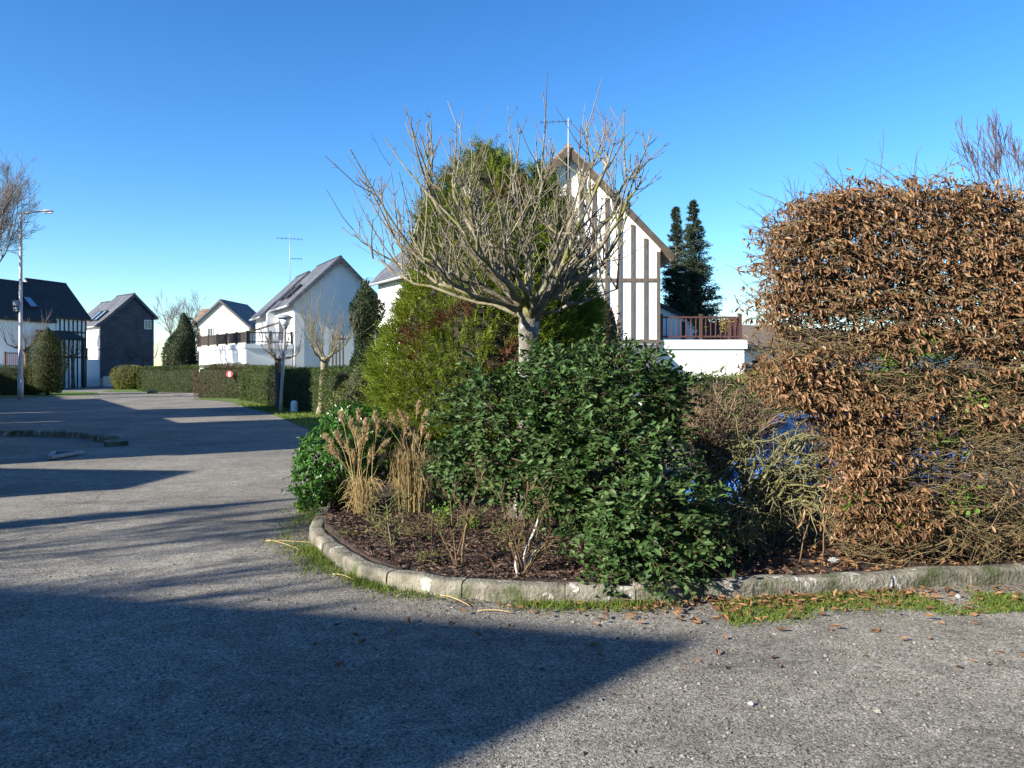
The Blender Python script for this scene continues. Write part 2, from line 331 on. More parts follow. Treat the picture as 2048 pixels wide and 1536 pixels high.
def wall_part(par, x0, y0, y1, zr, hl, hr, zl, zre, m='render_white', zb=-.1):
    g = Geo(); g.prism([(x0 - hl, zb), (x0 + hr, zb), (x0 + hr, zre), (x0, zr), (x0 - hl, zl)], 1, y0, y1)
    return loc_part(g, 'wall', M[m] if isinstance(m, str) else m, par)
def gutter(par, L, y0, y1, og=.25):
    g = Geo(); g.tubes([[(L[0] - .07, y0 - og, L[1] + .05), (L[0] - .07, y1 + og, L[1] + .05)]], [[.06, .06]], 8); return loc_part(g, 'gutter', M['zinc'], par)
def window(par, c, w, h, n='y-', fm='white_paint', gm='glass'):   # window set in a wall facing local -y or -x
    g = Geo(); cx, cy, cz = c; t = .06
    def B(u0, u1, z0, z1, d0, d1):
        if n == 'y-': g.box((cx + u0, cy - d1, cz + z0), (cx + u1, cy - d0, cz + z1))
        elif n == 'x-': g.box((cx - d1, cy + u0, cz + z0), (cx - d0, cy + u1, cz + z1))
        else: g.box((cx + d0, cy + u0, cz + z0), (cx + d1, cy + u1, cz + z1))
    B(-w/2-t, -w/2, -h/2-t, h/2+t, -.03, .05); B(w/2, w/2+t, -h/2-t, h/2+t, -.03, .05); B(-w/2, w/2, h/2, h/2+t, -.03, .05); B(-w/2, w/2, -h/2-t, -h/2, -.03, .07)
    B(-.02, .02, -h/2, h/2, -.02, .035)
    f = loc_part(g, 'window', M[fm], par); g = Geo(); B(-w/2, w/2, -h/2, h/2, -.05, .012); p = loc_part(g, 'pane', M[gm], f); return f
def roof_window(par, x0, zr, slope, s, yc, w, h, side=-1):  # on the left (side -1) slope; s = distance down the slope in x
    g = Geo(); q = Geo(); c = math.cos(math.atan(slope)); sn = math.sin(math.atan(slope))
    n = A(side * sn, 0, c); d = A(side * c, 0, -sn); o = A(x0 + side * s, yc, zr - slope * s) + n * .26
    def slab(gg, a0, a1, b0, b1, lo, hi):
        V = [o + d * a + A(0, b, 0) + n * e for e in (lo, hi) for a, b in ((a0, b0), (a1, b0), (a1, b1), (a0, b1))]
        gg.add(V, [(0,3,2,1),(4,5,6,7),(0,1,5,4),(1,2,6,5),(2,3,7,6),(3,0,4,7)])
    for a in ((-h/2,-h/2+.07,-w/2,w/2),(h/2-.07,h/2,-w/2,w/2),(-h/2+.07,h/2-.07,-w/2,-w/2+.07),(-h/2+.07,h/2-.07,w/2-.07,w/2)): slab(g, *a, -.12, .06)
    slab(q, -h/2+.07, h/2-.07, -w/2+.07, w/2-.07, -.1, .02)
    f = loc_part(g, 'roof_window', M['metal_dark'], par); loc_part(q, 'pane', M['glass_sky'], f)
def barge(par, L, ap, Rr, y, m='barge', w=.22, t=.06):
    g = Geo()
    g.prism([(L[0], L[1] - .06), (ap[0], ap[1] - w), (ap[0], ap[1] + .12), (L[0], L[1] + w)], 1, y - t, y)
    g.prism([(ap[0], ap[1] - w), (Rr[0], Rr[1] - .06), (Rr[0], Rr[1] + w), (ap[0], ap[1] + .12)], 1, y - t, y)
    return loc_part(g, 'bargeboard', M[m], par)
def railing(par, a, b, z, h, m, post=1.6, step=.15, bw=.07, bt=.02, solid=False, name='railing', indiv=False):
    a = A(*a); b = A(*b); L = np.linalg.norm(b - a); t = (b - a) / L; up = A(0, 0, 1); n = None
    def q(s, zz): p = a + t * s; return A(p[0], p[1], zz)
    a = A(a[0], a[1], 0); b = A(b[0], b[1], 0); t = A(t[0], t[1], 0)
    g = Geo(); g.bar(q(0, z + h), q(L, z + h), .07, .06); g.bar(q(0, z + .12), q(L, z + .12), .06, .06)
    if solid: g.bar(q(0, z + h / 2 + .05), q(L, z + h / 2 + .05), .025, h - .14)
    if not indiv:
        k = max(1, round(L / post))
        for i in range(k + 1): g.bar(q(L * i / k, z), q(L * i / k, z + h + .08), .10, .10, up=t)
        if not solid:
            m_ = int(L / step)
            for i in range(1, m_): g.bar(q(L * i / m_, z + .06), q(L * i / m_, z + h - .02), bw, bt, up=t)
        return loc_part(g, name, M[m], par)
    r = loc_part(g, name, M[m], par); k = max(1, round(L / post))
    for i in range(k + 1):
        g = Geo(); g.bar(q(L * i / k, z), q(L * i / k, z + h + .08), .10, .10, up=t); g.bar(q(L * i / k, z + h + .08), q(L * i / k, z + h + .11), .13, .13, up=t)
        loc_part(g, 'post', M[m], r)
    m_ = int(L / step)
    for i in range(1, m_):
        g = Geo(); g.bar(q(L * i / m_, z + .06), q(L * i / m_, z + h - .02), bw, bt, up=t); loc_part(g, 'baluster', M[m], r)
    return r
def antenna(par, base, h, arms, m='zinc', side=-1):
    g = Geo(); b = A(*base); g.tubes([[b, b + A(0, 0, h)]], [[.022, .018]], 6); mast = loc_part(g, 'antenna_mast', M[m], par)
    for (z, l0, l1, n) in arms:
        g = Geo(); g.bar(b + A(l0, 0, z), b + A(l1, 0, z + .04), .02, .02)
        for i in range(n):
            x = l0 + (l1 - l0) * i / (n - 1); g.bar(b + A(x, -.16, z + .02), b + A(x, .16, z + .02), .012, .012); g.bar(b + A(x, 0, z - .07), b + A(x, 0, z + .09), .012, .012)
        loc_part(g, 'antenna', M['metal_dark'], mast)
HG = 'steep roofed houses of the estate'

# --- half-timbered house with the white garage (gable faces us)
ax, ay = P(1135, 295, 28)[:2]; zr = 9.15
H = empty('timbered_house', (ax, ay, 0)); tag(H, 'half-timbered white gable house behind the pollarded tree, garage with railed terrace at its right', 'house', HG)
hw, ze = 3.25, 5.75
wall_part(H, 0, 0, 9, zr, hw, hw, ze, ze)
r, Lp, Rp = roof_part(H, 0, 0, 9, zr, hw, hw, ze, ze, .40, .40, .32, m='tile_brown')
barge(H, Lp, (0, zr), Rp, -.30)
g = Geo(); pw = .115
zt = lambda x: zr - (zr - ze) / hw * abs(x) - .12
n = 0
xs = [hw - .07 - i * .452 for i in range(15)]
for x in xs: g.box((x - pw/2, -.045, 2.50), (x + pw/2, .01, min(zt(x - pw/2), zt(x + pw/2))))
g.box((hw - .13, -.047, 1.2), (hw - .01, .01, 2.5))
g.box((-hw, -.042, 4.60), (hw - .0, .008, 4.72)); g.box((-hw, -.050, 2.44), (hw - .0, .008, 2.58))
loc_part(g, 'timber_frame', M['timber'], H)
window(H, (-.15, 0, 7.15), .5, .8, fm='timber')
g = Geo(); g.prism([(-.9, 2.28), (0, 2.44), (0, 2.28)], 0, -hw, hw - .18); 
pr = Geo(); pr.prism([(-1.25, 1.45), (-.02, 2.30), (-.02, 2.42), (-1.31, 1.53)], 0, -hw, hw - .16); loc_part(pr, 'porch_roof', M['slate'], H)
g = Geo(); g.box((-hw, -.03, 2.41), (hw - .15, .012, 2.50)); loc_part(g, 'fascia', M['white_paint'], H)
antenna(H, (0, -.42, zr - 1.1), 2.15, [(2.0, -.95, .1, 6)], 'metal_white')
# garage, flat roof with railed terrace
gx0, gx1 = hw + .02, P(1489, 700, 28.3)[0] - ax
g = Geo(); g.box((gx0, .13, -.1), (gx1 - .06, 6.4, 2.26)); ga = loc_part(g, 'garage', M['render_white'], H)
g = Geo(); g.box((gx0, .05, 2.26), (gx1 + .03, 6.5, 2.57)); loc_part(g, 'flat_roof', M['render_white'], ga)
railing(H, (gx0 + .05, .2), (gx1 - .18, .2), 2.57, .80, 'redwood', 1.42, .165, .085, indiv=True)
railing(H, (gx1 - .18, .3), (gx1 - .18, 6.2), 2.57, .80, 'redwood', 1.42, .165, .085)
# lower rear wing seen over the terrace
g = Geo(); g.prism([(hw, 0), (hw + 2.9, 0), (hw + 2.9, 3.45), (hw + .2, 4.75), (hw, 4.75)], 1, 6.9, 9.0); wg = loc_part(g, 'rear_wing', M['render_shaded'], H)
g = Geo(); g.bar((hw + .1, 7.9, 4.88), (hw + 3.1, 7.9, 3.43), 2.4, .16); loc_part(g, 'wing_roof', M['slate_dark'], wg)
g = Geo(); g.box((hw + .95, 6.85, 0), (hw + 1.15, 6.95, 4.2)); g.box((hw + 2.2, 6.85, 0), (hw + 2.4, 6.95, 3.6)); loc_part(g, 'wing_frame', M['timber_dark'], wg)

# --- long low house with brown roof at the right
bx = P(1468, 690, 44)
H = empty('low_house', (bx[0], 44, 0), R(-8)); H.rotation_euler[2] = R(38)
tag(H, 'long low pale house with a brown tiled roof seen through the coppery hedge', 'house', HG)
g = Geo(); g.box((0, 0, -.1), (36, 6, 2.62)); loc_part(g, 'wall', M['render_white'], H)
g = Geo(); g.prism([(-.4, 2.55), (3.0, 4.15), (6.4, 2.55), (6.4, 2.75), (3.0, 4.35), (-.4, 2.75)], 0, -.3, 36.3)
rr = Geo(); rr.prism([(-.4, 2.55), (3.0, 4.05), (3.0, 4.25), (-.4, 2.75)], 0, -.3, 36.3); rr.prism([(3.0, 4.05), (6.4, 2.55), (6.4, 2.75), (3.0, 4.25)], 0, -.3, 36.3)
mt = bpy.data.materials.get('brown_tiles'); loc_part(rr, 'roof', mat('brown_roof', [(.17,.12,.085),(.24,.17,.125)], 3, 8, bump=.4, bscale=14), H)
window(H, (5, 0, 1.4), 1.2, 1.1); window(H, (11.5, 0, 1.4), 1.2, 1.1); window(H, (18, 0, 1.4), 1.2, 1.1)

# --- white house with the stepped slate roof
def stepped_house(d, apx, apy, name, label, wallm, gablem, hl, hr, dzl, dzr, u2, rot=30):
    ap = P(apx, apy, d); zr = ap[2] - .2
    H = empty(name, (ap[0], ap[1], 0), R(rot)); tag(H, label, 'house', HG)
    wall_part(H, 0, 0, u2[0], zr, hl - .3, hr - .3, zr - dzl * (hl - .3) / hl, zr - dzr * (hr - .3) / hr, wallm)
    if gablem:
        g = Geo(); a = hl - .3; b = hr - .3
        g.prism([(-a - .02, .75), (b + .02, .75), (b + .02, zr - dzr * b / hr), (0, zr + .02), (-a - .02, zr - dzl * a / hl)], 1, -.05, -.002); loc_part(g, 'cladding', M[gablem], H)
    r, L, Rp = roof_part(H, 0, 0, u2[0], zr, hl - .3, hr - .3, zr - dzl * (hl - .3) / hl, zr - dzr * (hr - .3) / hr, .3, .3, .28)
    barge(H, L, (0, zr), Rp, -.27, 'slate', .12, .04)
    gutter(H, L, 0, u2[0])
    x2, y2, z2 = u2[1:4]
    wall_part(H, x2, u2[0] + .01, y2, zr - z2, hl - .3, hr - .3, zr - z2 - dzl * (hl - .3) / hl, zr - z2 - dzr * (hr - .3) / hr, 'render_white')
    r2, L2, R2 = roof_part(H, x2, u2[0] + .28, y2, zr - z2, hl - .3, hr - .3, zr - z2 - dzl * (hl - .3) / hl, zr - z2 - dzr * (hr - .3) / hr, .3, .3, .0)
    gutter(H, L2, u2[0] + .28, y2, 0)
    return H, zr, dzl / hl, dzr / hr
H, zr, sl, sr = stepped_house(45, 679, 513, 'white_house', 'white house with stepped slate roof, roof windows and tall aerial, left of the dark cypress', 'render_white', None, 2.87, 2.87, 2.75, 2.75, (4.6, -.5, 8.2, .35), 28)
roof_window(H, 0, zr, sl, 1.95, 2.0, .8, 1.1); roof_window(H, 0, zr, sl, 1.95, 3.6, .8, 1.1)
antenna(H, (-1.6, 5.2, zr - 1.2), 3.3, [(3.0, -.75, .75, 7), (1.8, 0, .7, 5)])
g = Geo(); g.tubes([[(-2.50, -.12, 4.6), (-2.50, -.12, .0)]], [[.045, .045]], 8); loc_part(g, 'downpipe', M['zinc'], H)
wg = Geo(); wg.prism([(-2.56, .75), (2.56, .75), (2.56, zr - sr * 2.56), (0, zr), (-2.56, zr - sl * 2.56)], 1, -.03, .0); loc_part(wg, 'gable_face', M['render_shaded'], H)  # grey panel paints shade onto the white gable
g = Geo(); g.prism([(-5.05, .0), (-2.62, .0), (-2.62, 8.6), (-6.4, 8.6)], 2, -.1, 2.80); ga = loc_part(g, 'garage', M['render_white'], H)
g = Geo(); g.prism([(-5.12, -.06), (-2.60, -.06), (-2.60, 8.7), (-6.48, 8.7)], 2, 2.62, 2.86); loc_part(g, 'flat_roof', M['render_white'], ga)
railing(H, (-5.0, .05), (-6.35, 8.5), 2.86, .62, 'timber_dark', 1.7, .2, solid=True, name='balcony_screen')
railing(H, (-4.9, .05), (-2.65, .05), 2.86, .62, 'timber_dark', 1.1, .17, .05)
g = Geo(); g.bar((-5.0, 6.2, 3.35), (-2.6, 2.0, 4.25), .07, .09); g.bar((-2.7, 2.0, 2.9), (-2.7, 2.0, 4.2), .07, .07); loc_part(g, 'stair_rail', M['timber'], H)
g = Geo(); g.box((-4.75, -.02, .3), (-2.9, .0, 2.3)); 
window(H, (-2.57, 2.9, 3.9), 1.3, 1.5, 'x-')

# --- dark slate-hung house far left
H, zr, sl, sr = stepped_house(70, 267, 587, 'slate_house', 'dark slate-clad gable house with two roof windows at the end of the road', 'render_white', 'slate_wall', 3.05, 2.02, 2.85, 2.0, (3.4, -.3, 6.6, .45), 47)
roof_window(H, 0, zr, sl, 2.1, 1.2, .8, 1.3); roof_window(H, 0, zr, sl, 2.1, 2.4, .8, 1.3)
window(H, (1.2, -.05, 5.4), .5, .7)
g = Geo(); g.box((-4.9, .0, -.1), (-2.62, 7, 2.3)); ga = loc_part(g, 'garage', M['render_white'], H)
railing(H, (-4.9, .05), (-2.65, .05), 2.3, .85, 'timber_dark', 1.3, .18, .05)
g = Geo(); g.box((-2.57, -1.2, -.1), (1.8, -.06, .85)); loc_part(g, 'base_wall', M['render_white'], H)

# --- cream house
ap = P(441, 599, 92); zr = ap[2] - .2; q_ = 1.227
H = empty('cream_house', (ap[0], 92, 0), R(-3)); tag(H, 'cream gable house with two tiny windows, sunlit beyond the hedges', 'house', HG)
wall_part(H, 0, 0, 8, zr, 2.25*q_, 2.75*q_, zr - 2.05*q_, zr - 2.4*q_, 'render_cream')
r, L, Rp = roof_part(H, 0, 0, 8, zr, 2.25*q_, 2.75*q_, zr - 2.05*q_, zr - 2.4*q_, .25, .3, .2); gutter(H, Rp, 0, 8)
barge(H, L, (0, zr), Rp, -.24, 'slate', .12, .04)
window(H, (-1.2, 0, 5.6), .5, 1.0); window(H, (-1.2, 0, 3.3), .5, .7); window(H, (1.1, 0, 2.0), .9, 1.2)
g = Geo(); g.prism([(-7.4, -.1), (-2.78, -.1), (-2.78, 7.3), (-7.4, 2.88)], 1, 3.4, 8); wg = loc_part(g, 'side_wing', M['render_cream'], H)
rg = Geo(); rg.prism([(-7.8, 2.60), (-2.0, 8.15), (-2.0, 8.37), (-7.85, 2.78)], 1, 3.2, 8.2); loc_part(rg, 'wing_roof', M['slate'], wg)
rb = Geo(); rb.prism([(3.2, 6.4), (6.2, 8.6), (9.2, 6.4), (9.2, 6.65), (6.2, 8.85), (3.2, 6.65)], 0, -5.0, 0); loc_part(rb, 'rear_roof', M['tile_brown'], H)
pg = Geo(); pg.prism([(-1.5, 1.95), (.0, 2.5), (.0, 2.62), (-1.55, 2.07)], 0, 0.3, 2.2); loc_part(pg, 'porch_roof', M['slate'], H)

# --- half-timbered house at the left edge
ap = P(53.7, 557, 62); zr = ap[2] - .2
H = empty('dark_timbered_house', (ap[0], 62, 0), R(-14)); tag(H, 'white house with black timber posts and nearly black roof at the left edge', 'house', HG)
hw = 2.15; ze = zr - 2.55
wall_part(H, 0, 0, 3.7, zr, hw, hw, ze, ze); r, L, Rp = roof_part(H, 0, 0, 3.7, zr, hw, hw, ze, ze, .3, .3, .18, m='slate_dark'); gutter(H, Rp, 0, 3.7, .1)
barge(H, L, (0, zr), Rp, -.17, 'metal_white', .16, .05)
g = Geo()
for i in range(9): y = .07 + i * .445; g.box((hw, y - .055, 0), (hw + .04, y + .055, ze))
for z in (2.35, 4.35): g.box((hw, 0, z), (hw + .035, 3.7, z + .13))
loc_part(g, 'timber_frame', M['timber_dark'], H)
wall_part(H, .25, -5.5, -.02, zr - .35, hw + .3, hw + .3, ze - .45, ze - .45)
r, L2, R2 = roof_part(H, .25, -5.5, -.2, zr - .35, hw + .3, hw + .3, ze - .45, ze - .45, .3, .3, .0, m='slate_dark'); gutter(H, R2, -5.5, -.2, 0)
roof_window(H, .25, zr - .35, (zr - ze + .1) / (hw + .3), 1.5, -1.6, .8, 1.1, 1)
g = Geo(); g.bar((hw + .6, -.2, 4.35), (hw + 2.0, -.2, 3.75), 3.4, .14); g.box((hw + 1.8, -1.8, 0), (hw + 1.92, -1.68, 3.8)); g.box((hw + 1.8, 1.3, 0), (hw + 1.92, 1.42, 3.8)); loc_part(g, 'porch_roof', M['slate_dark'], H)
railing(H, (hw + 2.6, -6.5), (hw + 2.6, -2.4), 1.6, 1.0, 'redwood', 1.3, .16, .06)
g = Geo(); g.box((hw + .56, -6.5, -.1), (hw + 2.7, -2.3, 1.6)); loc_part(g, 'terrace_wall', M['render_white'], H)

# --- house just behind the conifer: only a corner of it shows
ap = P(948, 436, 36); zr = ap[2]
H = empty('hidden_white_house', (ap[0], 36, 0), R(30)); tag(H, 'white house with grey slate roof, only its left eaves showing beside the big conifer', 'house', HG)
wall_part(H, 0, 0, 6, zr, 2.3, 2.3, zr - 2.35, zr - 2.35); r, L, Rp = roof_part(H, 0, 0, 6, zr, 2.3, 2.3, zr - 2.35, zr - 2.35, .3, .3, .25); gutter(H, L, 0, 6)
window(H, (-2.3, 2.4, 4.0), 1.0, 1.2, 'x-')

# --- neighbours out of frame whose shadows cross the road, and added light blockers
def caster(name, label, pos, phi, length, zr, hw, ze, m='render_white'):
    H = empty(name, (pos[0], pos[1], 0), phi); tag(H, label, 'house', HG)
    wall_part(H, 0, 0, length, zr, hw, hw, ze, ze, m); r, L, Rp = roof_part(H, 0, 0, length, zr, hw, hw, ze, ze, .3, .3, .2); gutter(H, Rp, 0, length)
    window(H, (0, 0, ze - .6), 1.0, 1.2); window(H, (-1.2, 0, 1.6), 1.0, 1.2); window(H, (1.2, 0, 1.6), 1.0, 1.2)
    return H
def at_ln(n, u): p = LD * u + ND * n; return p
p = at_ln(46.0, -15.7); caster('hedgeside_house', 'white house beyond the left edge shading the dark hedges there', p, R(33), 11, 8.5, 3.2, 5.7)
z = 8.0; p = A(1.17, 4.72) - LD * z * COT + A(-.974, .226) * .2
caster('gable_house', 'tall gable house behind the viewpoint whose roof shadow points across the yard', p, R(77), 13, z - .25, 3.2, z - .25 - .865 * 3.2)
p = at_ln(15.7, -6.0); caster('roadside_house', 'white house left of the road, the nearer of two casting broad shadows', p, R(33), 8.7, 9.15, 3.2, 6.0)
p = at_ln(27.4, -7.0); caster('farther_roadside_house', 'white house left of the road, the farther of two casting broad shadows', p, R(33), 5.6, 9.15, 3.2, 6.0)
zt_ = 4.6; p = A(-5.14, 12.2) - LD * zt_ * COT
H = empty('garden_shed', (p[0], p[1], 0), R(84)); tag(H, 'small flat roofed shed left of the road with a pointed shadow', 'shed')
g = Geo(); g.box((-1.75, 0, -.1), (0, 5.5, zt_)); loc_part(g, 'wall', M['render_white'], H); g = Geo(); g.box((-1.8, -.05, zt_ - .001), (.05, 5.55, zt_ + .12)); loc_part(g, 'flat_roof', M['slate'], H)
caster('sky_block_house', 'unseen long two-storey house added behind the viewpoint to dim the sky light', (14, -10), R(90), 28, 8.0, 4.0, 5.6)  # unseen house added to block sky light and deepen the shade

def link_block(name, label, n0, n1, u, h):     # unseen flat-roofed blocks added to shade the left side of the road
    p = at_ln(n0, u); H = empty(name, (p[0], p[1], 0), R(33)); tag(H, label, 'garage')
    g = Geo(); g.box((-5, 0, -.1), (0, n1 - n0, h - .25)); loc_part(g, 'wall', M['render_white'], H); g = Geo(); g.box((-5.1, -.06, h - .25), (.1, n1 - n0 + .06, h)); loc_part(g, 'flat_roof', M['slate'], H)
    g = Geo(); g.box((.0, 1.0, -.05), (.05, 3.2, 2.1)); loc_part(g, 'garage_door', M['white_paint'], H)
link_block('shade_block', 'unseen flat roofed garage added between two white houses to shade the road', 24.45, 27.2, -5.0, 4.4)
link_block('shade_block', 'longer unseen flat roofed garage added beyond the farther roadside house for its shade', 33.3, 45.8, -6.0, 4.9)
# ---------------------------------------------------------------- clipped hedges, topiary, far trees
rng = np.random.default_rng(11)
def rv(n, s=1.0): return rng.normal(size=(n, 3)) * s
def hedge(name, a, b, th, h, label, m='hedge', dens=620, leaf=.06, group=None, z0=0.0, cat='hedge', bumps=.06):
    a = A(*a, z0); b = A(*b, z0); L = np.linalg.norm(b - a); t = (b - a) / L; n = A(-t[1], t[0], 0); up = A(0, 0, 1)
    H = empty(name, a); tag(H, label, cat, group)
    ns = VNoise(rng.integers(1e6), 3, 1.6)
    # core: rounded box with uneven faces, set inside the leaves
    U = np.linspace(0, 1, max(6, int(L / .35))); prof = A((-.36,0),(-.385,.3),(-.37,.75),(-.30,.90),(-.15,.94),(.15,.94),(.30,.90),(.37,.75),(.385,.3),(.36,0))
    g = Geo(); grid = []
    for u in U:
        e = 1.0 if .01 < u < .99 else .8
        p = a + t * (.06 + u * (L - .12)) + n * (prof[:, :1] * th * e) + up * (prof[:, 1:] * h * (1 if e == 1 else .95)); p = p + .02 * ns(p)[:, None] * A(1, 1, .4); grid.append(p)
    grid = np.array(grid); g.surf(grid); k = len(prof)
    g.add(grid[0], [tuple(range(k))]); g.add(grid[-1], [tuple(range(k))[::-1]])
    g.build('twig_core', M['hedge_core'], H)
    # leaves on front, back, top and both ends
    faces = [(L, h, lambda u, v: a + t * (u * L)[:, None] + n * (th / 2 * (1 - .12 * v ** 6))[:, None] + up * (v * h)[:, None], n),
             (L, h, lambda u, v: a + t * (u * L)[:, None] - n * (th / 2 * (1 - .12 * v ** 6))[:, None] + up * (v * h)[:, None], -n),
             (L, th, lambda u, v: a + t * (u * L)[:, None] + n * ((v - .5) * th)[:, None] + up * h, up),
             (th, h, lambda u, v: a + n * ((u - .5) * th)[:, None] + up * (v * h)[:, None], -t),
             (th, h, lambda u, v: b + n * ((u - .5) * th)[:, None] + up * (v * h)[:, None], t)]
    g = Geo()
    for w_, h_, fn, nn in faces:
        N = int(w_ * h_ * dens); u = rng.uniform(0, 1, N); v = rng.uniform(0.02, 1, N); p = fn(u, v)
        p = p + nn * (bumps * ns(p))[:, None] + rv(N, .025) - nn * (rng.uniform(0, .10, N) ** 1)[:, None]
        d = norm(nn * .5 + rv(N, .6) + up * .25); g.leaves(p, d, nn + rv(N, .55), rng.uniform(.7, 1.3, N) * leaf, rng.uniform(.45, .7, N) * leaf, 'diamond')
    g.build('foliage', M[m], H); return H
def revolve(name, base, prof, label, m, cat, dens=380, leaf=.07, lump=.10, group=None, upw=.6, trunk=.12, noisek=2.2, tpl='diamond', corem='hedge_core', fill=.15, cr=.74):
    """crown of revolution: prof = [(z, r)...]"""
    H = empty(name, base); tag(H, label, cat, group); base = np.asarray(base, float)
    prof = np.asarray(prof, float); ns = VNoise(rng.integers(1e6), 3, noisek)
    zs = np.linspace(prof[0, 0], prof[-1, 0], 26); rs = np.interp(zs, prof[:, 0], prof[:, 1])
    th = np.linspace(0, 2 * math.pi, 28, endpoint=False)
    gp = np.stack([np.stack([np.cos(th) * r * cr, np.sin(th) * r * cr, np.full(28, z)], -1) for z, r in zip(zs, rs)]) + base
    gp = gp + (norm(gp - base - A(0, 0, prof[:, 0].mean())) * (lump * ns(gp.reshape(-1, 3)).reshape(26, 28) * .7)[..., None])
    g = Geo(); g.surf(gp, wrap=True); g.build('twig_core', M[corem], H)
    area = np.trapz(2 * math.pi * rs, zs); N = int(area * dens)
    cdf = np.cumsum(rs + .02); cdf /= cdf[-1]; z = np.interp(rng.uniform(0, 1, N), cdf, zs); r = np.interp(z, prof[:, 0], prof[:, 1]); a = rng.uniform(0, 2 * math.pi, N)
    nn = np.stack([np.cos(a), np.sin(a), np.full(N, .25)], 1); p = np.stack([np.cos(a) * r, np.sin(a) * r, z], 1) + base
    p = p + nn * (lump * ns(p) - rng.uniform(0, fill, N))[:, None] + rv(N, .02)
    d = norm(nn * .6 + rv(N, .45) + A(0, 0, upw)); g = Geo(); g.leaves(p, d, nn + rv(N, .5), rng.uniform(.6, 1.4, N) * leaf, rng.uniform(.35, .6, N) * leaf, tpl)
    g.build('foliage', M[m], H)
    if trunk: g = Geo(); g.tubes([[base, base + A(0, 0, prof[0, 0] + .3)]], [[trunk, trunk * .9]], 8); g.build('trunk', M['bark_far'], H)
    return H
HGR = 'clipped hedges along the road'
hedge('hedge', (-5.4, 26.2), (-12.7, 39.4), 1.3, 1.52, 'clipped hedge behind the lantern post and bollard, half of its face in deep shade', group=HGR)
hedge('hedge', (-13.6, 41.6), (-16.4, 42.6), 1.6, 1.72, 'mixed brownish clipped hedge carrying two round red signs', 'hedge_olive', group=HGR)
hedge('hedge', (-15.4, 43.2), (-15.2, 50), 1.4, 1.5, 'short return hedge behind the one with red signs', 'hedge', 250, group=HGR)
hedge('hedge', (-17.6, 50.5), (-24.4, 53.5), 1.6, 1.65, 'green clipped hedge beneath the dark conifer, beside the yellow bush', group=HGR)
hedge('hedge', (-33, 71), (-42, 69), 1.4, 1.9, 'dark shaded hedge across the far end of the road', 'yew', 220, group=HGR)
hedge('hedge', (-29, 68), (-30.5, 62), 1.3, 1.5, 'low shaded hedge beside the yellow bush', 'hedge', 220, group=HGR)
hedge('hedge', (-27.8, 47.0), (-33.5, 45.0), 1.5, 1.7, 'dark hedge at the left edge beside the big clipped cone', 'hedge', 250, group=HGR)
hedge('hedge', (-24.0, 37.0), (-30, 34.5), 1.4, 1.75, 'nearest dark hedge cut by the left edge of the picture', 'hedge', 250, group=HGR)
hedge('hedge', (3.2, 19.4), (13.5, 20.4), 1.2, 1.42, 'bright green low hedge below the white garage', 'lawn_hedge' if 'lawn_hedge' in M else 'hedge', 520, group=HGR)
revolve('yellow_bush', (-28.0, 58.5, 0), [(0.02,.9),(.5,1.35),(1.1,1.35),(1.55,1.0),(1.85,.1)], 'round golden yellow bush at the far roadside', 'yellow', 'bush', 260, .09, .08, trunk=0)
revolve('clipped_cone', (-27.0, 46.5, 0), [(.15,.7),(.8,1.0),(1.8,1.08),(2.8,.88),(3.6,.5),(4.05,.05)], 'tall rounded clipped cone at left, its upper flank sunlit', 'topiary', 'topiary', 420, .08, .07)
revolve('broad_conifer', (-22.0, 53.5, 0), [(.3,1.1),(1.2,1.45),(2.4,1.35),(3.5,.95),(4.6,.55),(5.2,.1)], 'dark broad conifer rising behind the green clipped hedge', 'yew', 'conifer', 330, .12, .22, noisek=1.6)
revolve('young_conifer', (-19.3, 52.3, 0), [(.2,.5),(1.2,.6),(2.1,.38),(2.7,.04)], 'small young conifer at the right of the broad dark one', 'yew', 'conifer', 300, .10, .12, noisek=2.4)
revolve('columnar_cypress', (-6.05, 33, 0), [(.2,.42),(1.5,.52),(3.0,.56),(4.0,.50),(4.7,.32),(5.3,.03)], 'dark columnar cypress in front of the grey gable', 'yew', 'cypress', 700, .12, .16, noisek=2.6, upw=1.1)
revolve('olive_bush', (P(716, 0, 13.6)[0], 13.6, 0), [(.02,.35),(.5,.50),(1.0,.46),(1.4,.26),(1.6,.03)], 'olive green leafy bush between bare tree and big conifer', 'olive_leaf', 'bush', 2200, .05, .07, trunk=0, upw=.3, noisek=4)
revolve('slim_cypress', tuple(np.r_[A(-2.3, 9.95) - LD * 6.4 * COT, 0]), [(.1,.55),(1.5,.62),(3.6,.45),(5.4,.2),(6.4,.02)], 'slim cypress left of the viewpoint whose thin shadow crosses the road', 'yew', 'cypress', 200, .12, .08)

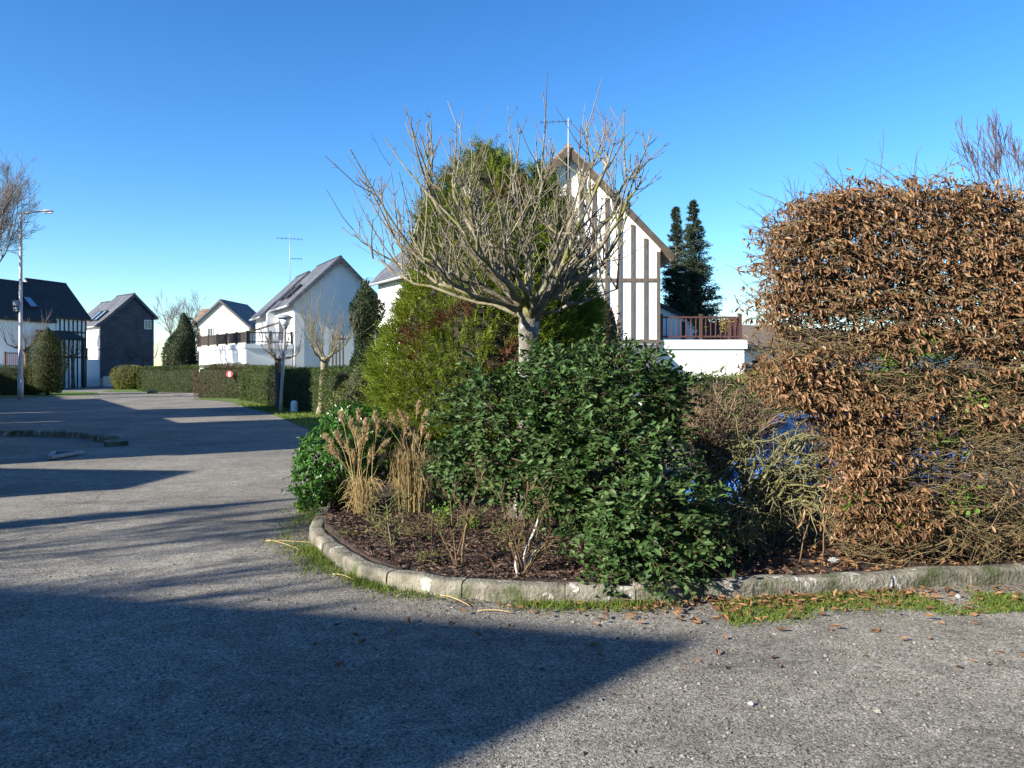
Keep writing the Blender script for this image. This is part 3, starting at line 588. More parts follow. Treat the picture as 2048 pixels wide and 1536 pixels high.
# --- spruces
def spruce(base, h, rad, label, side=None):
    H = empty('spruce', base); tag(H, label, 'spruce', 'spruces behind the timbered house'); b = np.asarray(base, float)
    g = Geo(); g.tubes([[b, b + A(0, 0, h * .5), b + A(.02, 0, h)]], [[.17, .09, .012]], 7); g.build('trunk', M['bark_far'], H)
    g = Geo(); tw = Geo(); z = .8
    while z < h - .05:
        f = (h - z) / h; r = rad * (f ** .95 if f < .55 else .57 * (1 + .55 * (f - .55) / .45)) * rng.uniform(.72, 1.22); nb = int(rng.integers(6, 11)) if f > .3 else int(rng.integers(3, 7))
        for k in range(nb):
            a = rng.uniform(0, 6.28); rr = r * rng.uniform(.7, 1.25) + .08; dr = A(math.cos(a), math.sin(a), 0)
            s = np.linspace(0, 1, 5); pts = b + A(0, 0, z) + dr * (s * rr)[:, None] + A(0, 0, 1) * (-.30 * rr * s + .34 * rr * s ** 2)[:, None]
            tw.tubes([pts], [np.linspace(.018, .004, 5)], 3, cap=False)
            N = int(30 + rr * 110); t = rng.uniform(.08, 1, N); p = b + A(0, 0, z) + dr * (t * rr)[:, None] + A(0, 0, 1) * (-.30 * rr * t + .34 * rr * t ** 2)[:, None]
            p = p + rv(N, 1) * A(.12, .12, .07) * (1 - .4 * t[:, None]) * min(1, rr + .2)
            d = norm(dr * .7 + rv(N, .45) + A(0, 0, .05)); g.leaves(p, d, rv(N, .6) + A(0, 0, 1), rng.uniform(.09, .19, N), rng.uniform(.03, .055, N), 'diamond')
        z += .12 + .10 * f
    tw.build('branches', M['bark_far'], H); g.build('foliage', M['spruce'], H)
b = P(1352, 735, 38); spruce((b[0], 38, 0), P(0, 412, 38)[2], 1.15, 'spruce nearer the roof edge, thinner and slightly shorter of the two')
b = P(1388, 735, 36.5); spruce((b[0], 36.5, 0), P(0, 398, 36.5)[2], 1.75, 'taller fuller spruce right of the timbered house')

# --- dead-leaf shrub below the timbered gable
revolve('brown_leaved_shrub', (P(1205, 0, 13.2)[0], 13.2, 0), [(.1,.3),(1.2,.34),(2.2,.33),(2.6,.22),(2.75,.02)], 'narrow shrub with dark purple-brown leaves between the conifer and the timbered wall', 'dark_copper' if 'dark_copper' in M else 'hedge_olive', 'shrub', 700, .06, .06, trunk=.04, fill=.2)

# ---------------------------------------------------------------- bare trees
def bez(a, b, c, d, K):
    t = np.linspace(0, 1, K)[:, None]; return a*(1-t)**3 + 3*b*t*(1-t)**2 + 3*c*t*t*(1-t) + d*t**3
def pollard(name, base, head, targets, label, r0=.085, sc=1.0, dens=1.0, mats=('bark_grey', 'bark_far', 'twig_red'), group=None, seed=3, updir=.75, lean=0, detail=3, shoots=(.35, 1.0), outb=.2, longp=.10):
    q = np.random.default_rng(seed); base = np.asarray(base, float); head = np.asarray(head, float)
    H = empty(name, base); tag(H, label, 'tree', group)
    K = 14; s = np.linspace(0, 1, K); pts = base + (head - base) * s[:, None] + np.stack([.012*np.sin(s*7), .012*np.cos(s*5), 0*s], 1) * sc
    rad = r0 * (1.25 - .35 * smooth(0, .2, s) + .12 * np.sin(s * 23) * .4) ; rad = rad * (1 + .5 * smooth(.84, 1, s)); rad[-1] *= .7
    g = Geo(); g.tubes([pts], [rad], 14); g.build('trunk', M['trunk_pale' if detail > 2 else mats[0]], H)
    wood = Geo(); thin = Geo(); tip = Geo()
    P1, R1, P2, R2, P3, R3, P4, R4 = ([] for _ in range(8))
    for T, ra in targets:
        T = np.asarray(T, float); v = T - head; hv = A(v[0], v[1], 0)
        st = head + norm(hv + 1e-6) * r0 * .6 + A(0, 0, q.uniform(-.10, .04) * sc)
        pts = bez(st, head + hv * .36 + A(0, 0, v[2] * .31), head + hv * .82 + A(0, 0, v[2] * .56), T, 12)
        jit = np.cumsum(q.normal(size=(12, 3)) * .019 * sc, 0); jit[0] = 0; pts = pts + jit
        rr = np.linspace(ra, ra * .28, 12) * (1 + .20 * q.normal(size=12)); P1.append(pts); R1.append(np.maximum(rr, .004))
        Lp = np.linalg.norm(v); m = int(Lp * 8 / sc * dens)
        for t in np.r_[np.sort(q.uniform(.22, .98, m)), [1, 1]]:
            i = t * 11; i0 = min(int(i), 10); p = pts[i0] + (pts[i0 + 1] - pts[i0]) * (i - i0); tn = norm(pts[i0 + 1] - pts[i0])
            out = norm(A(p[0] - head[0], p[1] - head[1], .3 * sc)); d = norm(tn * .35 + A(0, 0, updir) + q.normal(size=3) * .42 + out * outb)
            ln = q.uniform(*shoots) * sc * (.65 if t < .5 else 1) * (1.0 if q.random() > longp else 1.5)
            e = p + d * ln + A(0, 0, .18 * ln); pt = bez(p, p + d * ln * .33 + q.normal(size=3) * .02 * sc, p + d * ln * .66 + A(0, 0, .05 * ln) + q.normal(size=3) * .055 * sc, e, 7)
            ra2 = min(.012, ra * .45) * q.uniform(.55, 1.1) * (sc if sc > 1 else 1); P2.append(pt); R2.append(np.linspace(ra2, ra2 * .36, 7))
            nn = int(q.integers(1, 5)) if detail > 2 else int(q.integers(2, 5))
            for k in range(nn):
                u = q.uniform(.35, 1); j = min(int(u * 6), 5); pp = pt[j] + (pt[j + 1] - pt[j]) * (u * 6 - j); tt = norm(pt[j + 1] - pt[j]); sd = norm(np.cross(tt, q.normal(size=3)))
                for sg in ((1, -1) if q.random() < .55 else (1,)):
                    l3 = q.uniform(.04, .22) * sc if q.random() < .8 else q.uniform(.2, .5) * sc; d3 = norm(tt * .7 + sd * sg * .75 + A(0, 0, .25))
                    p3 = np.stack([pp, pp + d3 * l3 * .4, pp + d3 * l3 * .75 + A(0, 0, .03 * l3 * 4), pp + d3 * l3 + A(0, 0, .2 * l3)]); P3.append(p3); r3 = ra2 * .42; R3.append(np.linspace(r3, r3 * .55, 4))
                    if detail > 2 and q.random() < .5:
                        for s2 in (1, -1): d4 = norm(d3 + s2 * .7 * sd + q.normal(size=3) * .2); P4.append(np.stack([p3[2], p3[2] + d4 * .02, p3[2] + d4 * q.uniform(.03, .07)])); R4.append([r3 * .6, r3 * .5, r3 * .35])
    n_ = 9; th_ = np.linspace(0, 6.283, 13)[:-1]; ph_ = np.linspace(-1.5, 1.5, n_); kk = VNoise(seed, 3, 9 / r0 * .1)
    gg = np.stack([np.stack([np.cos(f) * np.cos(th_), np.cos(f) * np.sin(th_), np.full(12, .8 * math.sin(f))], -1) for f in ph_]) * r0 * 1.25
    wood.surf(gg * (1 + .14 * kk(gg.reshape(-1, 3)).reshape(n_, 12))[..., None] + head - A(0, 0, .02), wrap=True)
    wood.tubes(P1, R1, 9 if detail > 2 else 6); wood.tubes(P2, R2, 5 if detail > 2 else 4, cap=False); wood.tubes(P3, R3, 4 if detail > 2 else 3, 1, cap=False)
    if P4: wood.tubes(P4, R4, 3, 1, cap=False)
    wood.build('branches', [M[mats[0]], M[mats[2]]], H); return H
def ring(head, n, r, z0, z1, ra, seed):
    q = np.random.default_rng(seed); out = []
    for i in range(n):
        a = 6.283 * (i + q.uniform(-.3, .3)) / n; k = q.uniform(.45, 1); out.append((np.asarray(head) + A(math.cos(a) * r * k, math.sin(a) * r * k, q.uniform(z0, z1)), ra * q.uniform(.7, 1.1)))
    return out
PG = 'pollarded street trees'
hd = P(650, 718, 27); b0 = (P(640, 0, 27)[0], 27, 0)
pollard('pollarded_tree', b0, hd, ring(hd, 9, .85, .35, 1.0, .05, 5), 'small pollarded bare tree on the verge right of the bollard, against the grey gable', .12, 1.0, 1.25, ('bark_grey', 'bark_far', 'twig_far'), PG, 9, 1.0, detail=2, shoots=(.6, 1.5))
hd = P(556, 718, 31); b0 = (P(556, 0, 31)[0], 31, 0)
t2 = pollard('pollarded_tree', b0, hd, ring(hd, 7, .75, .2, .7, .055, 8), 'dark pollarded bare tree just behind the lantern post', .11, 1.0, .8, ('bark_far', 'bark_far', 'twig_far'), PG, 14, 1.0, detail=2, shoots=(.4, 1.1))
for (px, d, py, sc, rz, lab) in [(288, 66, 715, 1.15, .8, 'round-headed reddish bare tree before the slate house, the right one of a pair'), (262, 70, 716, 1.1, 2.2, 'bare tree before the slate house, the left one of a pair'),
                                 (52, 55, 712, 1.5, 4.0, 'knobbly bare tree beside the foot of the tall street lamp'), (146, 62, 705, 1.3, 5.1, 'bare tree in front of the black timbered wall')]:
    dup(t2, (P(px, 0, d)[0], d, 0), rz, sc, lab)

def bare_tree(name, base, h, label, spread=.5, seed=1, r0=.16, levels=5, lean=(0, 0), mats=('bark_far', 'twig_far'), clear=.3, droop=0., minr=.004, nsub=(3, 5), bend=.25, group=None):
    q = np.random.default_rng(seed); base = np.asarray(base, float); H = empty(name, base); tag(H, label, 'tree', group)
    P1, R1, P2, R2 = [], [], [], []
    def grow(p, d, L, r, lv):
        K = 6; pts = [p]; dd = d
        for k in range(K - 1):
            dd = norm(dd + q.normal(size=3) * bend * .45 + A(0, 0, .06 - droop)); pts.append(pts[-1] + dd * L / (K - 1))
        pts = np.array(pts); rr = np.linspace(r, r * .55, K)
        (P1 if lv >= levels - 2 else P2).append(pts); (R1 if lv >= levels - 2 else R2).append(np.maximum(rr, minr))
        if lv <= 0: return
        n = q.integers(*nsub) + (2 if lv == levels else 0)
        for i in range(n):
            t = q.uniform(clear if lv == levels else .25, 1.0) if i else 1.0; j = min(int(t * (K - 1)), K - 2); pp = pts[j] + (pts[j + 1] - pts[j]) * (t * (K - 1) - j)
            ax = norm(pts[j + 1] - pts[j]); sd = norm(np.cross(ax, q.normal(size=3))); an = spread * q.uniform(.5, 1.3) * (1 if i else .4)
            grow(pp, norm(ax * math.cos(an) + sd * math.sin(an)), L * q.uniform(.55, .8) * (1 if i else .85), r * .55 * q.uniform(.75, 1.05), lv - 1)
    grow(base, norm(A(lean[0], lean[1], 1)), h, r0, levels)
    g = Geo(); g.tubes(P1[:1], R1[:1], 9); g.build('trunk', M[mats[0]], H)
    g = Geo(); g.tubes(P1[1:], R1[1:], 5, cap=False); g.tubes(P2, R2, 3, cap=False); g.build('crown', M[mats[1]], H); return H
bare_tree('bare_tree', (-25.5, 39.5, 0), 4.8, 'large bare tree reaching in from the left edge above the dark roofs', .62, 4, .2, 6, (.02, 0), clear=.35, nsub=(4, 5), minr=.007)
bare_tree('bare_tree', (P(372, 0, 112)[0], 112, 0), 5.0, 'hazy bare tree on the skyline behind the cream house', .5, 8, .2, 5, clear=.4, minr=.012, nsub=(3, 5))
bare_tree('bare_tree', (9.0, 14.6, 0), 2.65, 'bare tree with fine reddish twigs rising behind the coppery hedge', .44, 21, .08, 6, (-.02, 0), ('bark_far', 'twig_red'), clear=.35, minr=.0045, nsub=(3, 4), bend=.10)
bare_tree('bare_tree', tuple(np.r_[A(-3.4, 6.7) - LD * 5.2 * COT, 0]), 3.0, 'bare tree out of frame that scatters soft shadow over the road', .6, 31, .10, 5, (0, 0), clear=.3, minr=.012, nsub=(3, 5))
# ---------------------------------------------------------------- kerb, planting bed
rng = np.random.default_rng(5)
KP = np.array([(-2.75,17.5),(-2.45,13.5),(-2.25,11),(-2.12,9.4),(-2.0,8.2),(-1.88,7.45),(-1.62,6.85),(-1.25,6.2),(-.93,5.85),(-.60,5.63),(-.2,5.48),(.43,5.40),(.95,5.43),(1.66,5.55),(2.4,5.69),(3.0,5.79),(3.85,5.95),(6.5,6.5),(9.5,7.2)])
def spline(Pn, step=.08):
    out = []
    Q = np.vstack([2 * Pn[0] - Pn[1], Pn, 2 * Pn[-1] - Pn[-2]])
    for i in range(1, len(Q) - 2):
        t = np.linspace(0, 1, 24, endpoint=False)[:, None]; a, b, c, d = Q[i-1], Q[i], Q[i+1], Q[i+2]
        out.append(.5 * (2*b + (c-a)*t + (2*a-5*b+4*c-d)*t*t + (3*b-a-3*c+d)*t**3))
    C = np.vstack(out + [Pn[-1:]]); s = np.r_[0, np.cumsum(np.linalg.norm(np.diff(C, axis=0), axis=1))]
    u = np.arange(0, s[-1], step); return np.stack([np.interp(u, s, C[:, 0]), np.interp(u, s, C[:, 1])], 1), u
KC, KU = spline(KP)
KT = norm(np.gradient(KC, axis=0)); KN = np.stack([-KT[:, 1], KT[:, 0]], 1)      # KN points into the bed
KW, KH = .15, .135
kb = empty('kerb', (*KC[60], 0)); tag(kb, 'curved pale concrete kerb edging the planting bed, with flaking white patches', 'kerb')
kn = VNoise(3, 2, 5.0); i = 0; knf = VNoise(4, 2, 23.0)
while i < len(KC) - 3:
    ln = int(rng.integers(6, 10)); j = min(i + ln, len(KC) - 1); idx = np.arange(i, j + 1)
    c = KC[idx]; t = KT[idx]; n = KN[idx].copy(); c = c.copy(); c[0] += t[0] * .003; c[-1] -= t[-1] * .003
    dz = rng.normal() * .006; off = rng.normal() * .006
    prof = A((.0,-.02),(.002,.05),(.004,.09),(.008,.115),(.022,.130),(.05,.134),(.10,.135),(.145,.130),(.15,.02)); gr = []
    for k in range(len(c)):
        w = .005 * kn(c[k:k+1])[0]; f = .0005 * knf(c[k:k+1] + prof[:, :1])
        xy = c[k] + n[k] * (prof[:, :1] + off + w) ; gr.append(np.c_[xy, prof[:, 1] * .86 + dz * (prof[:, 1] > .03) + w + f * (prof[:, 1] > .03)])
    g = Geo(); gr = np.array(gr); g.surf(gr[:, ::-1]); m = len(prof); g.add(gr[0], [tuple(range(m))]); g.add(gr[-1], [tuple(range(m))[::-1]])
    g.build('kerb_stone', M['kerb'], kb); i = j
inner = KC + KN * .13
back = [(9.5, 8.4), (3.2, 8.3), (2.4, 8.5), (1.7, 9.3), (1.4, 12.5), (.6, 14.5), (-1.2, 17.5)]
def bedz(x, y): return .102 + .05 * np.sin(1.7 * x + .4) * np.cos(1.3 * y) * .4 + .05 * smooth(5.6, 7.2, y) 
# fan of strips from the kerb to the back line
bk, bu = spline(np.array(back[::-1], float), .1); u = np.linspace(0, 1, 160)
ia = (u * (len(inner) - 1)).astype(int); ib = (u * (len(bk) - 1)).astype(int); s = (np.linspace(0, 1, 70) ** 1.9)[:, None]
gr = np.stack([np.c_[inner[a] * (1 - s) + bk[b] * s, np.zeros(70)] for a, b in zip(ia, ib)])
bn = VNoise(8, 2, 4.0); bn2 = VNoise(18, 2, 17.0)
gr[..., 2] = bedz(gr[..., 0], gr[..., 1]) + .010 * bn(gr[..., :2].reshape(-1, 2)).reshape(gr.shape[:2]) + .004 * bn2(gr[..., :2].reshape(-1, 2)).reshape(gr.shape[:2])
gr[:, 0, 2] = .095; gr[:, -1, 2] = -.35
g = Geo(); g.surf(gr[:, ::-1]); tag(g.build('planting_bed', M['mulch']), 'dark mulched soil of the raised planting bed', None, None, 'structure')

def in_bed(n, x0, x1, y0, y1):
    p = np.c_[rng.uniform(x0, x1, n), rng.uniform(y0, y1, n)]
    d = ((p[:, None] - KC[None, 20:]) ** 2).sum(-1); k = d.argmin(1) + 20; s = ((p - KC[k]) * KN[k]).sum(1); return p[s > .13]
def bedh(p): return bedz(p[:, 0], p[:, 1]) + .010 * bn(p) + .004 * bn2(p)
p = in_bed(17000, -2.2, 2.0, 5.3, 8.4); z = bedh(p); N = len(p)
g = Geo(); g.leaves(np.c_[p, z + rng.uniform(.004, .03, N)], rv(N) * A(1, 1, .28), rv(N, .35) + A(0, 0, 1), rng.uniform(.018, .06, N), rng.uniform(.008, .02, N), 'curl')
tag(g.build('mulch_chips', M['chip']), 'reddish brown bark chips scattered over the planting bed', None, None, 'stuff')
p = in_bed(5200, 1.0, 6.0, 5.4, 7.6); z = bedh(p); N = len(p)
q = np.stack([rng.normal(1.9, 1.0, 480), 5.44 - np.abs(rng.normal(0, .20, 480))], 1); q[:, 1] += .13 * np.clip(q[:, 0] - .9, 0, None); q2 = np.stack([rng.uniform(-1.2, 4, 90), rng.uniform(4.2, 5.3, 90)], 1)
pa = np.r_[np.c_[p, z + rng.uniform(.004, .035, N)], np.c_[q, rng.uniform(.008, .03, 480)], np.c_[q2, np.full(90, .008)]]; N = len(pa)
g = Geo(); g.leaves(pa, rv(N) * A(1, 1, .3), rv(N, .45) + A(0, 0, 1), rng.uniform(.025, .07, N), rng.uniform(.015, .04, N), 'curl')
tag(g.build('leaf_litter', M['litter']), 'fallen copper leaves under the hedge and along the kerb', None, None, 'stuff')

k = rng.integers(60, len(KC) - 30, 5200); o = np.abs(rng.normal(0, .13, 5200)); pp = KC[k] - KN[k] * (o + .01)[:, None] + rng.normal(size=(5200, 2)) * .02; N = len(pp)
g = Geo(); g.leaves(np.c_[pp, rng.uniform(.004, .014, N)], rv(N) * A(1, 1, .3), rv(N, .5) + A(0, 0, 1), rng.uniform(.006, .026, N), rng.uniform(.004, .012, N), 'curl')
tag(g.build('kerb_dirt', M['chip']), 'dark crumbs of soil and bark gathered along the foot of the kerb', None, None, 'stuff')

# ---------------------------------------------------------------- grass and moss along the kerb
def blades(name, pts, L, W, m, label, lean=.5, z=None):
    N = len(pts); P3 = np.c_[pts, np.zeros(N)] if pts.shape[1] == 2 else pts
    d = A(0, 0, 1) + rv(N, 1) * A(lean, lean, .1); g = Geo(); g.leaves(P3, d, rv(N), rng.uniform(.5, 1.3, N) * L, rng.uniform(.7, 1.3, N) * W, 'blade'); o = g.build(name, m); tag(o, label, None, None, 'stuff'); return o
def near_kerb(cx0, cx1, n, off, sd, clump):
    k = rng.choice(np.where((KC[:, 0] > cx0) & (KC[:, 0] < cx1) & (KU > 5))[0], n); j = rng.normal(off, sd, n); pp = KC[k] - KN[k] * np.abs(j)[:, None] + rng.normal(size=(n, 2)) * .03
    c = clump(pp); return pp[c > rng.normal(.35, .5, n)]
cl = VNoise(33, 2, 4.5); cl2 = VNoise(34, 2, 3.2)
a1 = near_kerb(-1.75, 1.0, 5200, .03, .07, cl); a2 = near_kerb(-2.6, -1.3, 5000, .10, .14, lambda x: cl2(x) + 1.0)
blades('grass_tufts', np.r_[a1, a2], .055, .005, M['blade'], 'small green grass tufts along the foot of the kerb', .7)
n = 22000; pp = np.c_[rng.uniform(1.35, 4.6, n), rng.uniform(-.62, .0, n)]; pp[:, 1] = pp[:, 1] * (1 + .0 * pp[:, 0]) + np.interp(pp[:, 0], KC[60:, 0], KC[60:, 1])
m_ = cl2(pp * A(1.3, 1.5)) + cl(pp * 1.7) * .6 + 1.0 - 4.4 * np.abs((pp[:, 1] - np.interp(pp[:, 0], KC[60:, 0], KC[60:, 1])) + .26 + .05*(pp[:,0]-1.3)) > rng.normal(.25, .5, n)
blades('grass_tufts', pp[m_], .030, .005, M['blade'], 'low bright green grass and moss strip on the asphalt before the kerb', .8)
# verge grass near the lantern post
n = 26000; t = rng.uniform(0, 1, (n, 2)); vx = -12 + t[:, 0] * 8.5; vy = 17 + t[:, 1] * 18; vp = np.array(VERGE)
def inside(x, y, poly):
    c = np.zeros(len(x), bool); k = len(poly)
    for i in range(k):
        x0, y0 = poly[i]; x1, y1 = poly[(i + 1) % k]; cond = ((y0 > y) != (y1 > y)); xi = (x1 - x0) * (y - y0) / ((y1 - y0) if y1 != y0 else 1e-9) + x0; c ^= cond & (x < xi)
    return c
ok = inside(vx, vy, VERGE); blades('verge_grass', np.c_[vx, vy][ok], .09, .02, M['blade'], 'short lit grass of the verge by the lantern post', .6)

n = 9000; gp2 = np.c_[rng.uniform(-5, 5, n), 2.4 + 5.2 * rng.beta(1.3, 2.2, n)]; dk = ((gp2[:, None] - KC[None, ::6]) ** 2).sum(-1).argmin(1) * 6; gp2 = gp2[((gp2 - KC[dk]) * KN[dk]).sum(1) < -.03]; n = len(gp2)
T_ = A((1,0,.1),(0,1,0),(-1,0,.1),(0,-1,0),(0,0,.9),(0,0,-.3)); F_ = np.array([(0,1,4),(1,2,4),(2,3,4),(3,0,4),(1,0,5),(2,1,5),(3,2,5),(0,3,5)])
a = rng.uniform(0, 6.28, n); sz = rng.gamma(3, .0013, n) + .0015; c_, s_ = np.cos(a)[:, None], np.sin(a)[:, None]; tx, ty = T_[:, 0] * rng.uniform(.7, 1.4, (n, 1)), T_[:, 1] * rng.uniform(.7, 1.4, (n, 1))
V = np.stack([(tx * c_ - ty * s_) * sz[:, None] + gp2[:, :1], (tx * s_ + ty * c_) * sz[:, None] + gp2[:, 1:], np.broadcast_to(T_[:, 2], (n, 6)) * sz[:, None] + .001], -1)
g = Geo(); g.add(V, (F_[None] + (np.arange(n) * 6)[:, None, None]).reshape(-1, 3)); M['grit'] = mat('grit', [(.06,.055,.05),(.18,.165,.145),(.26,.24,.21)], 5, 3, island=.9)
tag(g.build('grit', M['grit']), 'loose grit and small stones on the asphalt', None, None, 'stuff')

# ---------------------------------------------------------------- helpers for shrubs
M['cotone'] = mat('cotoneaster_leaf', [(.014,.036,.009),(.036,.082,.018),(.062,.12,.028),(.10,.16,.05)], 3, 3, island=.75, transl=.22, rough=.55, spec=.35)
M['choisya'] = mat('glossy_green_leaf', [(.020,.065,.010),(.045,.13,.014),(.09,.20,.03)], 3, 3, island=.75, transl=.22, rough=.34, spec=.45)
M['thuja'] = mat('thuja_spray', [(.055,.092,.008),(.135,.185,.012),(.24,.28,.024)], 1.6, 4, island=.6, transl=.25, rough=.6,
                 patch=[((.14,.055,.03), 1.9, .60, .655)])
M['copper'] = mat('copper_leaf', [(.08,.037,.019),(.20,.102,.048),(.31,.18,.09),(.40,.265,.155)], 3, 3, island=.8, transl=.22, rough=.55, spec=.35)
M['hedge_twig'] = mat('hornbeam_twig', [(.055,.042,.022),(.13,.085,.042),(.15,.13,.06),(.20,.12,.07)], 4, 4, island=.75)
M['twig_pale'] = mat('pale_twig', [(.11,.085,.06),(.26,.22,.16)], 3, 5, island=.6)
M['stem'] = mat('shrub_stem', [(.05,.03,.02),(.12,.07,.05)], 5, 5)
M['lichen'] = mat('lichened_twig', [(.055,.045,.025),(.12,.115,.045),(.20,.19,.09),(.075,.05,.033)], 6, 4, island=.7)
M['straw'] = mat('straw', [(.26,.175,.07),(.42,.31,.14),(.52,.41,.21)], 6, 3, island=.85, transl=.15)
M['plume'] = mat('grass_plume', [(.38,.28,.14),(.54,.42,.235),(.64,.51,.31)], 6, 3, island=.8, transl=.5)
M['rose_stem'] = mat('rose_stem', [(.09,.05,.035),(.16,.10,.06),(.14,.14,.05)], 8, 4, island=.8)
M['chalk'] = mat('whitewashed_bark', [(.38,.37,.34),(.55,.54,.51)], 16, 6, patch=[((.2,.15,.1), 14, .60, .68)])
M['rose_leaf'] = mat('rose_leaf', [(.035,.06,.015),(.10,.13,.03),(.16,.10,.04)], 5, 3, island=.85, transl=.25)
M['fresh'] = mat('fresh_leaf', [(.07,.15,.012),(.15,.27,.03)], 5, 3, island=.8, transl=.3, rough=.5)
def ell_points(els, n):
    """points and normals near the surface of a union of ellipsoids"""
    els = np.asarray(els, float); w = els[:, 3] * els[:, 5] + els[:, 4] * els[:, 5] + els[:, 3] * els[:, 4]; k = rng.choice(len(els), n, p=w / w.sum())
    d = norm(rv(n)); r = els[k, 3:]; sh = rng.uniform(.70, 1.03, n) ** .7; p = els[k, :3] + d * r * sh[:, None]; nn = norm(d / r)
    q = (((p[:, None] - els[None, :, :3]) / els[None, :, 3:]) ** 2).sum(-1); q[np.arange(n), k] = 9; ok = (q.min(1) > .55)
    return p[ok], nn[ok]
def twig_leaves(g, tw, p, d, ln, per, leaf, asp, tpl, rr=.0022, spread=.9, nbias=.5, K=4, droop=.15, start=.1):
    N = len(p); s = np.linspace(0, 1, K); d = norm(d)
    pts = p[:, None] + d[:, None] * (ln[:, None] * s)[..., None] - A(0, 0, 1) * (droop * ln[:, None] * s ** 2)[..., None]
    if tw is not None: tw.tubes(pts, np.broadcast_to(np.linspace(rr, rr * .5, K), (N, K)), 3, cap=False)
    t = np.tile(np.linspace(start, 1, per), (N, 1)) + rng.uniform(-.03, .03, (N, per)); t = np.clip(t, 0, 1)
    q = p[:, None] + d[:, None] * (ln[:, None] * t)[..., None] - A(0, 0, 1) * (droop * ln[:, None] * t ** 2)[..., None]
    side = norm(np.cross(d, A(0, 0, 1) + rv(N, .3)))[:, None]; sg = np.where(np.arange(per) % 2, 1, -1)[None, :, None]
    dd = norm(d[:, None] * .6 + side * sg * spread + rng.normal(size=(N, per, 3)) * .3); nn = norm(A(0, 0, 1) * .8 + d[:, None] * .3 + rng.normal(size=(N, per, 3)) * nbias)
    M_ = N * per; L = leaf * rng.uniform(.65, 1.2, M_); g.leaves(q.reshape(-1, 3), dd.reshape(-1, 3), nn.reshape(-1, 3), L, L * asp * rng.uniform(.85, 1.15, M_), tpl)

# ---------------------------------------------------------------- dark green arching shrub in front
base = A(1.0, 6.3, bedz(1.0, 6.3)); H = empty('arching_shrub', base); tag(H, 'big dark green arching shrub spilling over the kerb in the middle', 'shrub')
def E_(px, py, d, rx, ry, rz): c = P(px, py, d); return [*c, rx, ry, rz]
els = [E_(1175,850,6.6,.62,.6,.55), E_(1010,850,6.75,.50,.45,.42), E_(1240,800,6.6,.48,.5,.40), E_(1230,960,6.15,.56,.45,.50), E_(1310,1050,5.80,.46,.34,.40), E_(1130,930,6.35,.42,.4,.30), E_(1270,1120,5.62,.36,.24,.20), E_(1120,760,6.9,.42,.4,.26), E_(950,915,6.7,.34,.3,.22), E_(1060,960,6.4,.30,.26,.16), E_(1290,790,6.6,.28,.3,.24)]
p, nn = ell_points(els, 2500); N = len(p)
d = norm(nn * .75 + rv(N, .40) + A(.10, -.15, .02)); g = Geo(); tw = Geo()
twig_leaves(g, tw, p - d * .06, d, rng.uniform(.13, .30, N), 11, .058, .52, 'oval', .0024, droop=.22)
# inner foliage
els2 = np.array(els); els2[:, 3:] *= .72; p, nn = ell_points(els2, 1000); N = len(p); twig_leaves(g, tw, p, norm(rv(N)), rng.uniform(.12, .22, N), 9, .055, .55, 'oval', .0024)
# long arching shoots
def shoots(lst, per, leaf):
    for a, b, sag in lst:
        a = np.asarray(a); b = np.asarray(b); n = 3
        for _ in range(n):
            e = b + rng.normal(size=3) * .05; K = 8; c = bez(a, a + (e - a) * .35 + A(0, 0, sag), a + (e - a) * .72 + A(0, 0, sag * 1.1), e, K); tw.tubes([c], [np.linspace(.005, .0018, K)], 4)
            t = rng.uniform(.40, 1, per); i = t * (K - 1); j = np.minimum(i.astype(int), K - 2); q = c[j] + (c[j+1] - c[j]) * (i - j)[:, None]; tg = norm(c[j+1] - c[j]); sd = norm(np.cross(tg, A(0,0,1) + rv(per, .25))) * np.where(np.arange(per) % 2, 1, -1)[:, None]
            L = leaf * rng.uniform(.7, 1.15, per); g.leaves(q, tg * .65 + sd * .8 + rv(per, .2), A(0,0,1) + rv(per, .45), L, L * .5, 'oval')
shoots([(P(1250,880,6.5), P(1440,735,6.7), .10), (P(1250,850,6.5), P(1400,770,6.6), .10), (P(1200,800,6.6), P(1335,705,6.7), .08), (P(1100,760,6.8), P(1060,690,6.9), .1), (P(1180,760,6.8), P(1190,672,6.9), .06),
        (P(1150,780,6.8), P(1270,690,6.7), .06), (P(1280,900,6.3), P(1400,860,6.2), .06), (P(1280,960,6.2), P(1440,985,6.0), .08), (P(1290,1020,6.0), P(1470,1130,5.6), .12), (P(1280,1000,6.0), P(1450,1060,5.8), .12),
        (P(1260,1080,5.8), P(1400,1170,5.45), .1), (P(1230,1080,5.8), P(1230,1175,5.45), .1), (P(1000,820,6.8), P(885,790,6.8), .06), (P(1000,850,6.7), P(870,850,6.7), .05), (P(990,880,6.7), P(880,920,6.6), .05), (P(1240,1060,5.8), P(1330,1190,5.35), .1), (P(1000,800,6.9), P(930,730,6.9), .06)], 26, .058)
g.build('foliage', M['cotone'], H); 
st = Geo(); rt = []
for e in els:
    for _ in range(4): q = A(*e[:3]) + rv(1, .18)[0]; b = base + rv(1, .08)[0] * A(1, 1, 0); rt.append(bez(b, b + A(0,0,.25), (b + q) / 2 + A(0,0,.25), q, 8))
st.tubes(rt, np.broadcast_to(np.linspace(.016, .005, 8), (len(rt), 8)), 6); st.build('stems', M['stem'], H); tw.build('twigs', M['stem'], H)

